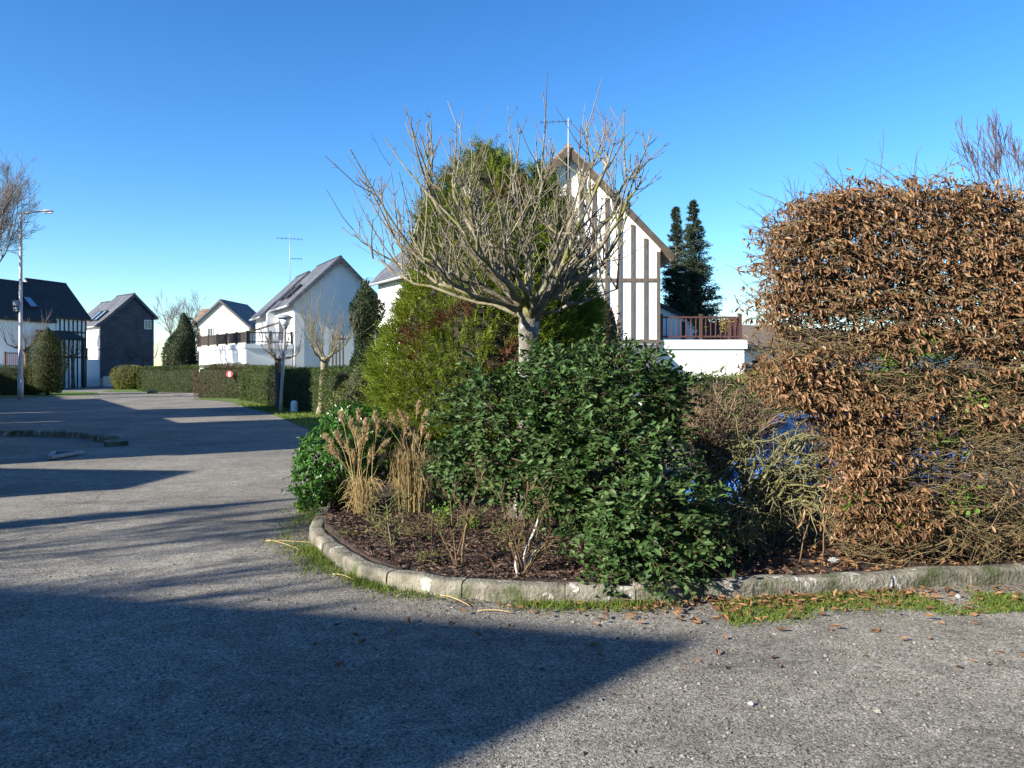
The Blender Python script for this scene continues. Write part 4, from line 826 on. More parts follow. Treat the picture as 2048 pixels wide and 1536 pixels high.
# ---------------------------------------------------------------- glossy bright green shrub, left end of the bed
base = A(-1.75, 8.3, bedz(-1.75, 8.3)); H = empty('glossy_shrub', base); tag(H, 'glossy bright green rounded shrub at the left end of the bed', 'shrub')
els = [E_(672,925,8.3,.40,.45,.42), E_(632,965,8.1,.24,.35,.25), E_(730,880,8.7,.38,.4,.36), E_(700,860,8.9,.32,.4,.30), E_(775,905,9.0,.30,.3,.34), E_(640,915,8.4,.24,.3,.22)]
p, nn = ell_points(els, 1500); N = len(p); g = Geo(); tw = Geo()
for c in range(1):
    per = 9; q = p + nn * .02; a = rng.uniform(0, 6.28, (N, per)); u = norm(np.cross(nn, rv(N))); v = np.cross(nn, u); el = rng.uniform(-.1, .9, (N, per))
    dd = norm(u[:, None] * np.cos(a)[..., None] + v[:, None] * np.sin(a)[..., None] + nn[:, None] * el[..., None]); M_ = N * per; L = rng.uniform(.035, .062, M_)
    g.leaves(np.repeat(q, per, 0) - np.repeat(nn, per, 0) * rng.uniform(0, .05, M_)[:, None], dd.reshape(-1, 3), np.repeat(nn, per, 0) + rv(M_, .35) + A(0,0,.3), L, L * .40, 'oval')
els2 = np.array(els); els2[:, 3:] *= .7; p2, n2 = ell_points(els2, 500); twig_leaves(g, tw, p2, n2 + rv(len(p2), .5), rng.uniform(.1, .2, len(p2)), 8, .055, .42, 'oval')
g.build('foliage', M['choisya'], H); st = Geo(); rt = []
for e in els:
    for _ in range(5): q = A(*e[:3]) + rv(1, .14)[0]; b = base + rv(1, .1)[0] * A(1, 1, 0); rt.append(bez(b, b + A(0,0,.2), (b + q) / 2, q, 6))
st.tubes(rt, np.broadcast_to(np.linspace(.012, .004, 6), (len(rt), 6)), 5); st.build('stems', M['stem'], H); tw.build('twigs', M['stem'], H)

# ---------------------------------------------------------------- big golden-green conifer
cx, cy = P(972, 0, 10.6)[0], 10.6
base = A(cx, cy, .12); H = empty('golden_conifer', base); tag(H, 'big shaggy yellow-green conifer with rusty brown patches, behind the pollarded tree', 'conifer')
M['thuja_in'] = mat('thuja_inner_twigs', [(.012,.012,.005),(.03,.028,.01)], 6, 6)
lum = VNoise(71, 3, 1.35); lum2 = VNoise(72, 3, 4.2); gc = Geo(); g = Geo(); gt = Geo()
LOBES = [(base, [(0.02,1.0),(.35,1.36),(.9,1.52),(1.4,1.52),(2.1,1.32),(2.65,1.10),(3.05,.97),(3.4,.83),(3.72,.62),(4.08,.35),(4.32,.14),(4.42,.03)], 16000),
         (A(P(1078, 0, 10.9)[0], 10.9, .12), [(.6,.5),(1.4,.9),(2.3,.92),(2.9,.68),(3.4,.44),(3.8,.24),(4.1,.10),(4.25,.02)], 7000)]
for bs, prof, N in LOBES:
    pr = np.array(prof); zs = np.linspace(pr[0,0], pr[-1,0] - .02, 40); rs = np.interp(zs, pr[:, 0], pr[:, 1])
    th = np.linspace(0, 2*math.pi, 48, endpoint=False); gp = np.stack([np.stack([np.cos(th)*r*.87, np.sin(th)*r*.87, np.full(48, z)], -1) for z, r in zip(zs, rs)]) + bs
    rad = norm((gp - bs) * A(1, 1, .15)); gp = gp + rad * (.10 * lum(gp.reshape(-1, 3)).reshape(40, 48) + .03 * lum2(gp.reshape(-1, 3)).reshape(40, 48) - .02)[..., None] * np.minimum(1, rs / .5)[:, None, None]
    gc.surf(gp, wrap=True)
    cdf = np.cumsum(rs + .04); cdf /= cdf[-1]; z = np.interp(rng.uniform(0, 1, N), cdf, zs); r = np.interp(z, zs, rs); a = rng.uniform(0, 2*math.pi, N)
    dr = np.stack([np.cos(a), np.sin(a), np.zeros(N)], 1); p = dr * r[:, None] + A(0, 0, 1) * z[:, None] + bs; b_ = .13 * lum(p) + .05 * lum2(p); p = p + dr * (b_ * np.minimum(1, r / .5) - rng.uniform(0, .16, N) * np.minimum(1, r / .3))[:, None]
    d = norm(dr * .85 + A(0, 0, .55) + rv(N, .38)); ln = rng.uniform(.10, .24, N) * (1 + .5 * (rng.random(N) < .06))
    per = 11; t = np.tile(np.linspace(.12, 1, per), (N, 1)); sd = norm(np.cross(d, rv(N))); q = p[:, None] + d[:, None] * (ln[:, None] * t)[..., None]
    dd = norm(d[:, None] * .85 + sd[:, None] * np.where(np.arange(per) % 2, 1, -1)[None, :, None] * .62 + rng.normal(size=(N, per, 3)) * .12); M_ = N * per
    L = (.062 * (1.15 - .6 * t) * rng.uniform(.7, 1.2, (N, per))).ravel(); g.leaves(q.reshape(-1, 3), dd.reshape(-1, 3), np.repeat(np.cross(d, sd), per, 0) + rv(M_, .3), L, L * .20 + .003, 'diamond')
    gt.tubes([[bs, bs + A(0,0,1), bs + A(0,0,3.8)]], [[.12,.09,.02]], 8)
gc.build('twig_core', M['thuja_in'], H); g.build('foliage', M['thuja'], H); gt.build('trunk', M['stem'], H)

# ---------------------------------------------------------------- pollarded tree
hd = P(1058, 622, 7.6); tg = []
for px, py, dd_, ra in [(800,425,.1,.034),(838,300,-.3,.034),(890,330,.5,.034),(945,300,-.5,.036),(1010,330,.2,.040),(1075,330,.6,.034),(1140,300,-.1,.042),(1195,300,-.5,.034),(1240,330,.4,.036),(1245,365,-.1,.036),(1255,440,.3,.030),
                       (770,440,-.3,.030),(790,500,.6,.028),(850,470,-.7,.03),(960,400,.8,.03),(1110,430,-.8,.034),(1230,470,.6,.03),(900,420,-.9,.03),(1170,420,.9,.03),(1020,420,-.7,.034),(715,480,.3,.020),(1265,520,-.3,.024)]:
    tg.append((P(1052 + (px - 1052) * .93, py + 40, 7.6 + dd_), ra * 1.08))
b0 = A(hd[0] - .06, 7.6, bedz(.1, 7.6) - .02)
TR = pollard('pollarded_tree', b0, hd, tg, 'large bare pollarded tree with many upright branches standing in the planting bed', .088, 1.0, .95, seed=23, detail=3, outb=.10, longp=.08, shoots=(.2, .68), mats=('bark_grey', 'bark_far', 'twig_pale'))
# ---------------------------------------------------------------- coppery hedge on the right
rng = np.random.default_rng(77)
H = empty('coppery_hedge', (3.9, 6.45, .15)); tag(H, 'tall coppery brown leaved hedge filling the right edge', 'hedge', None)
X0 = lambda z: np.interp(z, [.1, .35, .75, 1.0, 1.24, 1.34, 1.45, 1.75, 2.4, 2.75, 2.95], [2.62, 2.50, 2.55, 2.50, 2.46, 2.12, 1.93, 2.00, 1.97, 2.02, 2.30])
XR = 6.4; ZT = lambda x: np.interp(x, [1.9, 2.05, 2.35, 2.7, 3.1, 3.5, 4, 7], [2.72, 2.84, 2.95, 3.04, 3.04, 3.00, 2.93, 2.88]); YF, YB = 5.98, 6.95
f1 = VNoise(91, 3, 1.7); f2 = VNoise(92, 3, 5.5)
def dens(x, z):     # where last year's leaves still hang
    b = 1.15 - 1.25 * smooth(2.7, 3.7, x) * smooth(1.75, 1.0, z) - .55 * smooth(.6, .2, z) - .22 * smooth(1.6, 2.0, z) * smooth(2.75, 2.4, z) * smooth(2.3, 2.8, x)
    q = np.stack([x * .8, np.zeros_like(x), z * 1.9], -1); return b - .10 - .24 * smooth(2.5, 2.9, x) + .35 * smooth(3.0, 2.2, x) * smooth(1.1, 1.4, z) + .46 * f1(q) + .30 * f2(q)
# stems
g = Geo(); S = []; SR = []
for x in np.arange(2.62, XR, .30):
    for _ in range(2):
        b = A(x + rng.normal() * .06, 6.45 + rng.normal() * .12, .1); t = A(x + rng.normal() * .25, 6.45 + rng.normal() * .18, rng.uniform(2.5, 2.95)); pts = bez(b, b + A(0,0,.8) + rv(1,.05)[0], t - A(0,0,.8) + rv(1,.08)[0], t, 10); S.append(pts); SR.append(np.linspace(rng.uniform(.014, .03), .006, 10))
g.tubes(S, SR, 6); g.build('stems', M['bark_far'], H)
# layered twigs
N = 11500; z = rng.uniform(.16, 3.0, N) ; z = np.round(z / .075) * .075 + rng.normal(0, .022, N); x = X0(z) + rng.uniform(0, 1, N) * (XR - X0(z)); x = np.where(rng.random(N) < .60, X0(z) + (x - X0(z)) * .55, x)
side = rng.random(N); y = np.where(side < .62, YF + rng.gamma(1.4, .11, N), rng.uniform(YF + .1, YB, N)); ok = z < ZT(x) - .02; x, y, z = x[ok], y[ok], z[ok]; N = len(x)
d = norm(np.c_[rng.choice([-1, 1], N) * rng.uniform(.3, 1.2, N), np.where(y < 6.4, -.35, .2) + rng.normal(0, .35, N), rng.normal(.08, .34, N)]); ln = rng.uniform(.14, .42, N)
s = np.linspace(0, 1, 5); pts = A(0,0,0) + np.c_[x, y, z][:, None] + d[:, None] * (ln[:, None] * (s - .35))[..., None]; jit = np.cumsum(rng.normal(size=(N, 5, 3)) * .018, 1); pts = pts + jit - A(0, 0, 1) * (.12 * ln[:, None] * s ** 2)[..., None]
pts[..., 0] = np.maximum(pts[..., 0], X0(pts[..., 2]) - .06)
pts[..., 1] = np.maximum(pts[..., 1], YF - .04)
R0 = rng.uniform(.0020, .0042, N); g = Geo(); g.tubes(pts, R0[:, None] * np.linspace(1.25, .6, 5), 3, cap=False)
# forked side twigs
k = rng.integers(1, 4, N); b = pts[np.arange(N), k]; d2 = norm(d + rv(N, .7)); l2 = rng.uniform(.05, .18, N); p2 = b[:, None] + d2[:, None] * (l2[:, None] * np.linspace(0, 1, 3))[..., None]; p2[:, 2] += rng.normal(size=(N, 3)) * .01
g.tubes(p2, (R0 * .7)[:, None] * A(1, .8, .5), 3, cap=False)
# twigs poking out of the top and the left end
n = 150; xx = np.r_[rng.uniform(2.1, 5.5, 110), np.zeros(40)]; zz = np.r_[ZT(xx[:110]) - .05, rng.uniform(1.2, 2.8, 40)]; xx[110:] = X0(zz[110:]) + .05; b = np.c_[xx, rng.uniform(6.0, 6.8, n), zz]
d = np.r_[norm(np.c_[rng.normal(-.25, .45, 110), rng.normal(0, .2, 110), np.full(110, .55)]), norm(np.c_[np.full(40, -1.0), rng.normal(0, .4, 40), rng.normal(.2, .3, 40)])]; l = np.r_[rng.uniform(.10, .42, 110), rng.uniform(.08, .22, 40)]
p3 = b[:, None] + d[:, None] * (l[:, None] * np.linspace(0, 1, 5))[..., None] + np.cumsum(rng.normal(size=(n, 5, 3)) * .012, 1); g.tubes(p3, np.broadcast_to(np.linspace(.0035, .0014, 5), (n, 5)), 3, cap=False)
e = p3[:, 2]; d4 = norm(d + rv(n, .5)); p4 = e[:, None] + d4[:, None] * (rng.uniform(.05, .16, n)[:, None] * np.linspace(0, 1, 3))[..., None]; g.tubes(p4, np.broadcast_to(A(.002, .0016, .001), (n, 3)), 3, cap=False)
g.build('twigs', M['hedge_twig'], H)
# leaves on twigs
per = 5; idx = np.repeat(np.arange(N), per); t = rng.uniform(.2, 1, N * per) * 4; j = np.minimum(t.astype(int), 3); q = pts[idx, j] + (pts[idx, j + 1] - pts[idx, j]) * (t - j)[:, None]
dn = dens(q[:, 0], q[:, 2]) + rng.normal(0, .13, len(q)); keep = ((dn > .60) | (rng.random(len(q)) < .07)) & (q[:, 2] > .22); q = q[keep]
# extra leaf clusters over the outer face
nC = 2600; zc = rng.uniform(.3, 3.02, nC); xc = X0(zc) + rng.uniform(-.03, 1, nC) ** 1.25 * (XR - X0(zc)); okc = (dens(xc, zc) > rng.normal(.64, .12, nC)) & (zc < ZT(xc) + .02); xc, zc = xc[okc], zc[okc]; nC = len(xc); yc = YF + rng.uniform(-.03, .28, nC)
cp = np.repeat(np.c_[xc, yc, zc], 8, 0) + rng.normal(size=(nC * 8, 3)) * A(.05, .035, .035); q = np.r_[q, cp]
q[:, 1] = np.maximum(q[:, 1], YF - .07); N2 = len(q); print('copper leaves', N2)
g = Geo(); d = norm(np.c_[rng.normal(.12, .42, N2), rng.normal(-.22, .35, N2), rng.uniform(-1.25, -.1, N2)]); nn = np.c_[rng.normal(0, .6, N2), rng.normal(-.9, .4, N2), rng.normal(.2, .4, N2)]
L = rng.uniform(.030, .074, N2) * rng.uniform(.8, 1.05, N2); g.leaves(q, d, nn, L, L * rng.uniform(.30, .52, N2), 'curl'); g.build('foliage', M['copper'], H)
# some ivy in it
ni = 420; ic = A((1920, 1000), (1800, 1030), (1850, 690), (1950, 810), (1780, 720), (1880, 880), (1720, 1000)); k = rng.integers(0, len(ic), ni); pi_ = np.array([P(a, b, 6.05) for a, b in ic])[k] + rng.normal(size=(ni, 3)) * A(.07, .03, .055)
g = Geo(); L = rng.uniform(.025, .05, ni); g.leaves(pi_, rv(ni) + A(0, 0, -.5), rv(ni, .5) + A(0, -1, .2), L, L * .85, 'oval'); tag(g.build('ivy', M['fresh'], None, off=(0,0,0)), 'sparse green ivy leaves climbing through the coppery hedge', 'ivy')

# ---------------------------------------------------------------- lichen-covered twiggy shrub
def crooked(base, tips, K, jit, r0, r1, arch=.3):
    out = []; rr = []
    for T in tips:
        c = bez(base, base + (T - base) * .25 + A(0,0,arch), T + A(0,0,arch * .55) + (base - T) * .2, T, K); j = np.cumsum(rng.normal(size=(K, 3)) * jit, 0); j -= np.linspace(0, 1, K)[:, None] * j[-1] * .6; out.append(c + j); rr.append(np.linspace(r0, r1, K))
    return np.array(out), np.array(rr)
def twiggy(name, label, base, els, nmain, nsub, m, r0=.012, rt=.003, sub=(.10, .32), hang=.35, group=None, third=True):
    H = empty(name, base); tag(H, label, 'shrub', group); e = np.array(els); k = rng.integers(0, len(e), nmain); tips = e[k, :3] + norm(rv(nmain)) * e[k, 3:] * rng.uniform(.5, 1, nmain)[:, None]; tips[:, 2] = np.maximum(tips[:, 2], .25)
    Pm, Rm = crooked(base, tips, 10, .022, r0, .005); g = Geo(); g.tubes(Pm, Rm, 6, cap=False); g.build('stems', M[m], H)
    i = rng.integers(0, nmain, nsub); t = rng.integers(3, 10, nsub); b = Pm[i, t]; out = norm(b - np.array([x[:3] for x in els]).mean(0)); d = norm(out * .6 + rv(nsub, .7) - A(0, 0, hang)); ln = rng.uniform(*sub, nsub); K = 7
    pts = b[:, None] + d[:, None] * (ln[:, None] * np.linspace(0, 1, K))[..., None] + np.cumsum(rng.normal(size=(nsub, K, 3)) * .013, 1) - A(0,0,1) * (hang * .5 * ln[:, None] * np.linspace(0, 1, K) ** 2)[..., None]
    g = Geo(); g.tubes(pts, rng.uniform(.7, 1.5, nsub)[:, None] * np.linspace(rt * 1.3, rt * .6, K), 4, cap=False)
    if third:
        n3 = nsub * 2; i = rng.integers(0, nsub, n3); t = rng.integers(1, K, n3); b = pts[i, t]; d3 = norm(d[i] * .5 + rv(n3, .8)); p3 = b[:, None] + d3[:, None] * (rng.uniform(.03, .12, n3)[:, None] * np.linspace(0, 1, 4))[..., None] + np.cumsum(rng.normal(size=(n3, 4, 3)) * .006, 1); g.tubes(p3, np.broadcast_to(np.linspace(rt * .8, rt * .5, 4), (n3, 4)), 3, cap=False)
    g.build('twigs', M[m], H); return H
b = A(1.95, 6.6, .16)
twiggy('lichened_shrub', 'tangled leafless shrub coated in yellow-green lichen, in front of the blue car', b, [E_(1480,950,6.4,.42,.32,.36), E_(1600,920,6.5,.40,.3,.34), E_(1530,895,6.6,.50,.3,.22), E_(1470,1060,6.2,.24,.2,.25), E_(1640,980,6.4,.2,.2,.25)], 75, 760, 'lichen', .012, .0036)
b = A(1.95, 8.15, .17); M['dead_twig'] = mat('dead_twig', [(.09,.06,.04),(.19,.13,.085),(.25,.20,.12)], 5, 4, island=.8)
twiggy('dead_shrub', 'dry brown twiggy shrub behind the dark green one', b, [E_(1375,810,8.2,.30,.25,.26), E_(1450,815,8.1,.34,.25,.24), E_(1545,825,8.2,.34,.25,.20), E_(1480,880,8.0,.34,.2,.2)], 100, 1000, 'dead_twig', .009, .0026, hang=-.25)
# fine thorny canes in front of the hedge
for px, d_, h, lab in [(1640, 5.95, .62, 'single bare cane with two pale curled leaves before the coppery hedge'), (1600, 6.05, .40, 'thin forked cane left of the single bare cane')]:
    b = A(P(px, 0, d_)[0], d_, .14); Hc = empty('cane', b); tag(Hc, lab, 'cane'); t = b + A(.12 if h > .5 else .08, 0, h); g = Geo(); c, r = crooked(b, [t], 8, .008, .0055, .0025, .1); g.tubes(c, r, 5)
    for j in (3, 5, 6): e = c[0, j] + A(rng.choice([-1, 1]) * .14, -.02, .10); g.tubes([np.linspace(c[0, j], e, 4) + rv(4, .004)], [np.linspace(.003, .0015, 4)], 4)
    g.build('stems', M['rose_stem'], Hc); g = Geo(); n = 4; g.leaves(c[0, [4, 5, 6, 7]] + A(-.05, 0, .02), rv(n, .3) + A(-.3, 0, -.8), A(0, -1, .3) + rv(n, .3), .075, .035, 'curl'); g.build('leaves', M['copper'], Hc)

# ---------------------------------------------------------------- ornamental grasses
def grass_clump(base, plumes, label, nb=230, hb=.62, tuft=.22, br=.09):
    base = np.asarray(base, float); H = empty('plume_grass', base); tag(H, label, 'grass', 'dry ornamental grasses'); K = 7; a = rng.uniform(0, 6.28, nb); r = rng.uniform(.0, 1, nb); b = base + np.c_[np.cos(a) * r * br, np.sin(a) * r * br, np.zeros(nb)]
    h = rng.uniform(.3, 1, nb) * hb; o = rng.uniform(.05, 1, nb) * tuft; e = np.c_[np.cos(a) * o, np.sin(a) * o, h * rng.uniform(.25, 1.0, nb)]; s = np.linspace(0, 1, K)
    pts = b[:, None] + e[:, None] * (s ** 1.4)[:, None] * A(1, 1, 0) + A(0, 0, 1) * (h[:, None] * np.sin(s * 1.9) )[..., None] * (1 - .25 * s ** 3)[:, None] + np.cumsum(rng.normal(size=(nb, K, 3)) * .004, 1)
    g = Geo(); g.tubes(pts, rng.uniform(.6, 1.4, nb)[:, None] * np.linspace(.0032, .0012, K), 3, cap=False); g.build('leaf_tuft', M['straw'], H)
    st = Geo(); pl = Geo()
    for (T, fl) in plumes:
        T = np.asarray(T, float); b = base + A(rng.normal() * br * .6, rng.normal() * br * .6, 0); v = T - b
        c = bez(b, b + A(v[0] * .15, v[1] * .15, v[2] * .4), b + A(v[0] * .6, v[1] * .6, v[2] * .8), T, 12); st.tubes([c], [np.linspace(.0032, .002, 12)], 4)
        n = 170; t = rng.uniform(1 - fl / max(np.linalg.norm(v), .3), 1, n); i = t * 11; j = np.minimum(i.astype(int), 10); p = c[j] + (c[j+1] - c[j]) * (i - j)[:, None]; tn = norm(c[j+1] - c[j]); f = (t - t.min()) / (1 - t.min()); wd = np.sin(np.clip(f, .03, 1) * 3.0) + .15
        d = norm(tn * .9 + rv(n, .28) + A(.08, 0, -.02)); pl.leaves(p + rv(n, .009) * wd[:, None], d, rv(n), rng.uniform(.03, .07, n) * (.5 + .5 * wd), rng.uniform(.004, .008, n), 'diamond')
    st.build('stems', M['straw'], H); pl.build('plumes', M['plume'], H); return H
b = G0(728, 1032, .14); b = A(b[0], b[1], .13); D = b[1]
pls = [((681,826),.20),((700,838),.24),((716,822),.26),((712,860),.25),((735,855),.25),((750,826),.26),((757,842),.22),((672,866),.18),((650,872),.16),((665,900),.16),((655,895),.14),((770,905),.2),((742,900),.2),((722,880),.22),((705,905),.18),((690,880),.2),((776,880),.16),((732,840),.24)]
grass_clump(b, [(P(x, y, D + rng.normal() * .12), f) for (x, y), f in pls], 'straw-coloured grass clump with fluffy plumes beside the glossy green shrub', 320, .46, .20)
b = A(G0(838, 1000, .14)[0] * .98, 8.05, .14); D = 8.05
pls = [((782,830),.18),((797,822),.26),((806,828),.26),((815,838),.24),((828,856),.2),((838,806),.18),((853,824),.14),((770,845),.14),((848,850),.18),((820,870),.22),((835,880),.2),((856,872),.16),((808,865),.22)]
H2 = grass_clump(b, [(P(x, y, D + rng.normal() * .12), f) for (x, y), f in pls], 'browner grass clump with upright stalks between the plume grass and the dark shrub', 620, .80, .13, .19)

# ---------------------------------------------------------------- roses and small green plants
def rose(px, py, label, stems, white=False, leaves=60, seed=0, m='rose_stem'):
    b = G0(px, py, .14); b = A(b[0], b[1], bedz(b[0], b[1]) - .01); H = empty('rose_bush', b); tag(H, label, 'rose', 'pruned rose bushes'); D = b[1]; W = Geo(); B = Geo(); lv = Geo(); E = []
    for (tx, ty, w, r) in stems:
        T = P(tx, ty, D + rng.normal() * .06); c, rr = crooked(b + rv(1, .02)[0] * A(1,1,0), [T], 8, .006, r, r * .55, .05); (W if w else B).tubes(c, rr, 6)
        for _ in range(6):
            j = rng.integers(3, 8); e = c[0, j] + norm(rv(1)[0] + A(0, 0, .9) + norm(T - b) * .5) * rng.uniform(.08, .30); q = np.linspace(c[0, j], e, 5) + np.cumsum(rng.normal(size=(5, 3)) * .007, 0); B.tubes([q], [np.linspace(r * .38, .0016, 5)], 4); E.append(q)
            e2 = q[2] + norm(rv(1)[0] + A(0, 0, .5)) * .12; B.tubes([np.linspace(q[2], e2, 3)], [A(.0026, .002, .0012)], 4); E.append(np.linspace(q[2], e2, 5))
    if W.n: W.build('painted_stem', M['chalk'], H)
    B.build('stems', M[m], H); E = np.array(E); k = rng.integers(0, len(E), leaves); t = rng.integers(1, 5, leaves); L = rng.uniform(.018, .042, leaves); lv.leaves(E[k, t] + rv(leaves, .012), rv(leaves) + A(0,0,.1), rv(leaves, .6) + A(0,-.3,.8), L, L * .55, 'oval'); lv.build('leaves', M['rose_leaf'], H); return H
rose(1045, 1140, 'rose bush with whitewashed lower stems at the middle of the bed', [(1075,1042,1,.013),(1085,1085,1,.011),(1035,1092,1,.010),(1018,1075,0,.009),(1010,1050,0,.007),(1125,1050,0,.006),(1055,960,0,.006),(1100,1000,0,.006),(1000,985,0,.006),(1085,1090,0,.006)], True, 190)
rose(912, 1122, 'brown-stemmed rose bush with a single tall cane, left of the whitewashed one', [(935,1020,0,.009),(970,940,0,.007),(880,1070,0,.007),(900,1000,0,.005),(955,985,0,.005),(860,1030,0,.005)], False, 130)
rose(782, 1095, 'green-stemmed rose bush near the left curve of the kerb', [(770,1010,0,.006),(800,1050,0,.006),(745,1040,0,.005),(815,1020,0,.005),(760,1070,0,.005)], False, 110, m='lichen')
M['green_stem'] = M['lichen']
def small_plant(px, py, r, h, n, label, m='fresh', leaf=.03, z=.14):
    b = G0(px, py, z); b = A(b[0], b[1], z - .01); H = empty('small_plant', b); tag(H, label, 'plant', 'small green plants in the bed'); S = Geo(); lv = Geo(); st = []
    for _ in range(n // 14 + 3): T = b + A(rng.normal() * r * .6, rng.normal() * r * .5, rng.uniform(.4, 1) * h); c, rr = crooked(b, [T], 5, .006, .003, .0015, .02); S.tubes(c, rr, 4); st.append(c[0])
    st = np.array(st); k = rng.integers(0, len(st), n); t = rng.integers(1, 5, n); L = rng.uniform(.6, 1.3, n) * leaf; lv.leaves(st[k, t] + rv(n, .014), rv(n) + A(0,0,.5), rv(n, .5) + A(0,-.2,.8), L, L * .5, 'oval'); S.build('stems', M['rose_stem'], H); lv.build('leaves', M[m], H)
small_plant(885, 1058, .11, .24, 320, 'bright green leafy plant left of the brown-stemmed rose')
small_plant(938, 1062, .07, .15, 160, 'small bright green plant touching the tall brown rose cane')
small_plant(760, 1062, .14, .14, 150, 'sparse olive green plant under the plume grass', 'rose_leaf', .022)
small_plant(835, 1075, .18, .16, 200, 'thin low olive plant between the two grasses and the roses', 'rose_leaf', .022)
small_plant(1000, 1010, .22, .34, 330, 'half-bare green leaved plant beneath the dark shrub', 'rose_leaf', .034)
small_plant(1100, 1030, .16, .30, 190, 'half-bare leafy plant behind the whitewashed rose', 'rose_leaf', .034)
small_plant(600, 1022, .09, .12, 260, 'light green tuft of plants outside the kerb below the glossy shrub', 'fresh', .03, .01)
small_plant(945, 1000, .26, .50, 520, 'tall half-bare leafy plant between the brown grass and the dark shrub', 'rose_leaf', .036)
small_plant(875, 1012, .16, .34, 260, 'half-bare olive plant at the foot of the brown grass', 'rose_leaf', .032)
small_plant(690, 1075, .12, .08, 150, 'flat olive weed inside the left curve of the kerb', 'rose_leaf', .02)
small_plant(840, 1120, .16, .07, 170, 'flat pale weed at the kerb between two roses', 'rose_leaf', .02)
small_plant(1010, 1085, .14, .22, 170, 'low leafy plant at the left of the whitewashed rose', 'rose_leaf', .03)
small_plant(1535, 1070, .12, .25, 90, 'few green grass leaves under the lichened shrub', 'fresh', .05)

# ---------------------------------------------------------------- blue car
Hc = empty('blue_car', (4.1, 10.1, -.385), R(36)); tag(Hc, 'blue hatchback parked behind the bare shrub and the coppery hedge', 'car')
M['car_blue'] = mat('blue_car_paint', [(.06,.18,.58),(.065,.19,.62)], .5, 2, rough=.25, spec=.6, coat=.6)
M['tyre'] = mat('tyre_rubber', [(.012,.012,.012),(.02,.02,.02)], 6, 3, rough=.8); M['lamp_glass'] = mat('lamp_lens', [(.6,.62,.65),(.75,.76,.78)], 3, 2, rough=.1, spec=.8); M['red_lens'] = mat('red_lens', [(.4,.02,.02),(.5,.03,.03)], 3, 2, rough=.15)
# side profile in x (front at -x), stations of half-width at several heights
def car_loft(sec):   # sec: list of (x, [(halfwidth, z)...]) equal counts
    gr = []
    for x, pr in sec:
        r = [(x, -w, z) for w, z in pr] + [(x, w, z) for w, z in reversed(pr)]; gr.append(r)
    return np.array(gr)
body = [(-2.02,[(.40,.32),(.55,.36),(.60,.50),(.55,.62),(.40,.66)]), (-1.94,[(.60,.22),(.74,.30),(.78,.50),(.70,.68),(.50,.72)]), (-1.6,[(.66,.19),(.82,.28),(.85,.55),(.78,.78),(.55,.84)]), (-1.0,[(.68,.18),(.84,.26),(.87,.60),(.80,.90),(.58,.96)]),
        (-.5,[(.68,.18),(.85,.26),(.88,.62),(.83,.93),(.60,.97)]), (.4,[(.68,.18),(.85,.26),(.88,.64),(.84,.95),(.60,.98)]), (1.3,[(.68,.19),(.84,.28),(.87,.66),(.83,.97),(.6,1.0)]), (1.75,[(.66,.22),(.80,.32),(.84,.66),(.80,.97),(.6,1.0)]), (1.95,[(.55,.30),(.70,.38),(.74,.62),(.70,.88),(.5,.92)])]
g = Geo(); gr = car_loft(body); g.surf(gr, wrap=True); g.add(gr[0], [tuple(range(10))[::-1]]); g.add(gr[-1], [tuple(range(10))]); loc_part(g, 'body', M['car_blue'], Hc)
cab = [(-1.02,[(.70,.93),(.66,.95),(.60,.96)]), (-.25,[(.76,.95),(.60,1.33),(.50,1.37)]), (.15,[(.77,.96),(.60,1.39),(.50,1.43)]), (.8,[(.77,.97),(.60,1.39),(.50,1.43)]), (1.4,[(.75,.98),(.58,1.34),(.48,1.38)]), (1.86,[(.70,.96),(.62,1.0),(.52,1.02)])]
gr = car_loft(cab); gl = Geo(); gl.surf(gr, wrap=True); gl.add(gr[0], [tuple(range(6))[::-1]]); gl.add(gr[-1], [tuple(range(6))]); loc_part(gl, 'cabin_glass', M['glass'], Hc)
g = Geo()
rf = []
for x, w, z in [(-.32,.55,1.33),(-.1,.60,1.385),(.15,.62,1.425),(.8,.62,1.425),(1.38,.58,1.375),(1.5,.54,1.32)]: rf.append([(x, -w-.02, z-.045), (x, -w*.9, z), (x, 0, z+.035), (x, w*.9, z), (x, w+.02, z-.045)])
g.surf(np.array(rf)); rr2 = np.array(rf) - A(0, 0, .03); g.surf(rr2[::-1]); loc_part(g, 'roof', M['car_blue'], Hc)
for s in (-1, 1):
    for a, b_, w in [((-1.0, .70*s, .95), (-.28, .595*s, 1.36), .07), ((.55, .79*s, .96), (.5, .615*s, 1.39), .09), ((1.84, .70*s, .97), (1.4, .575*s, 1.36), .12)]: g = Geo(); g.bar(a, b_, w, .05); loc_part(g, 'pillar', M['car_blue'], Hc)
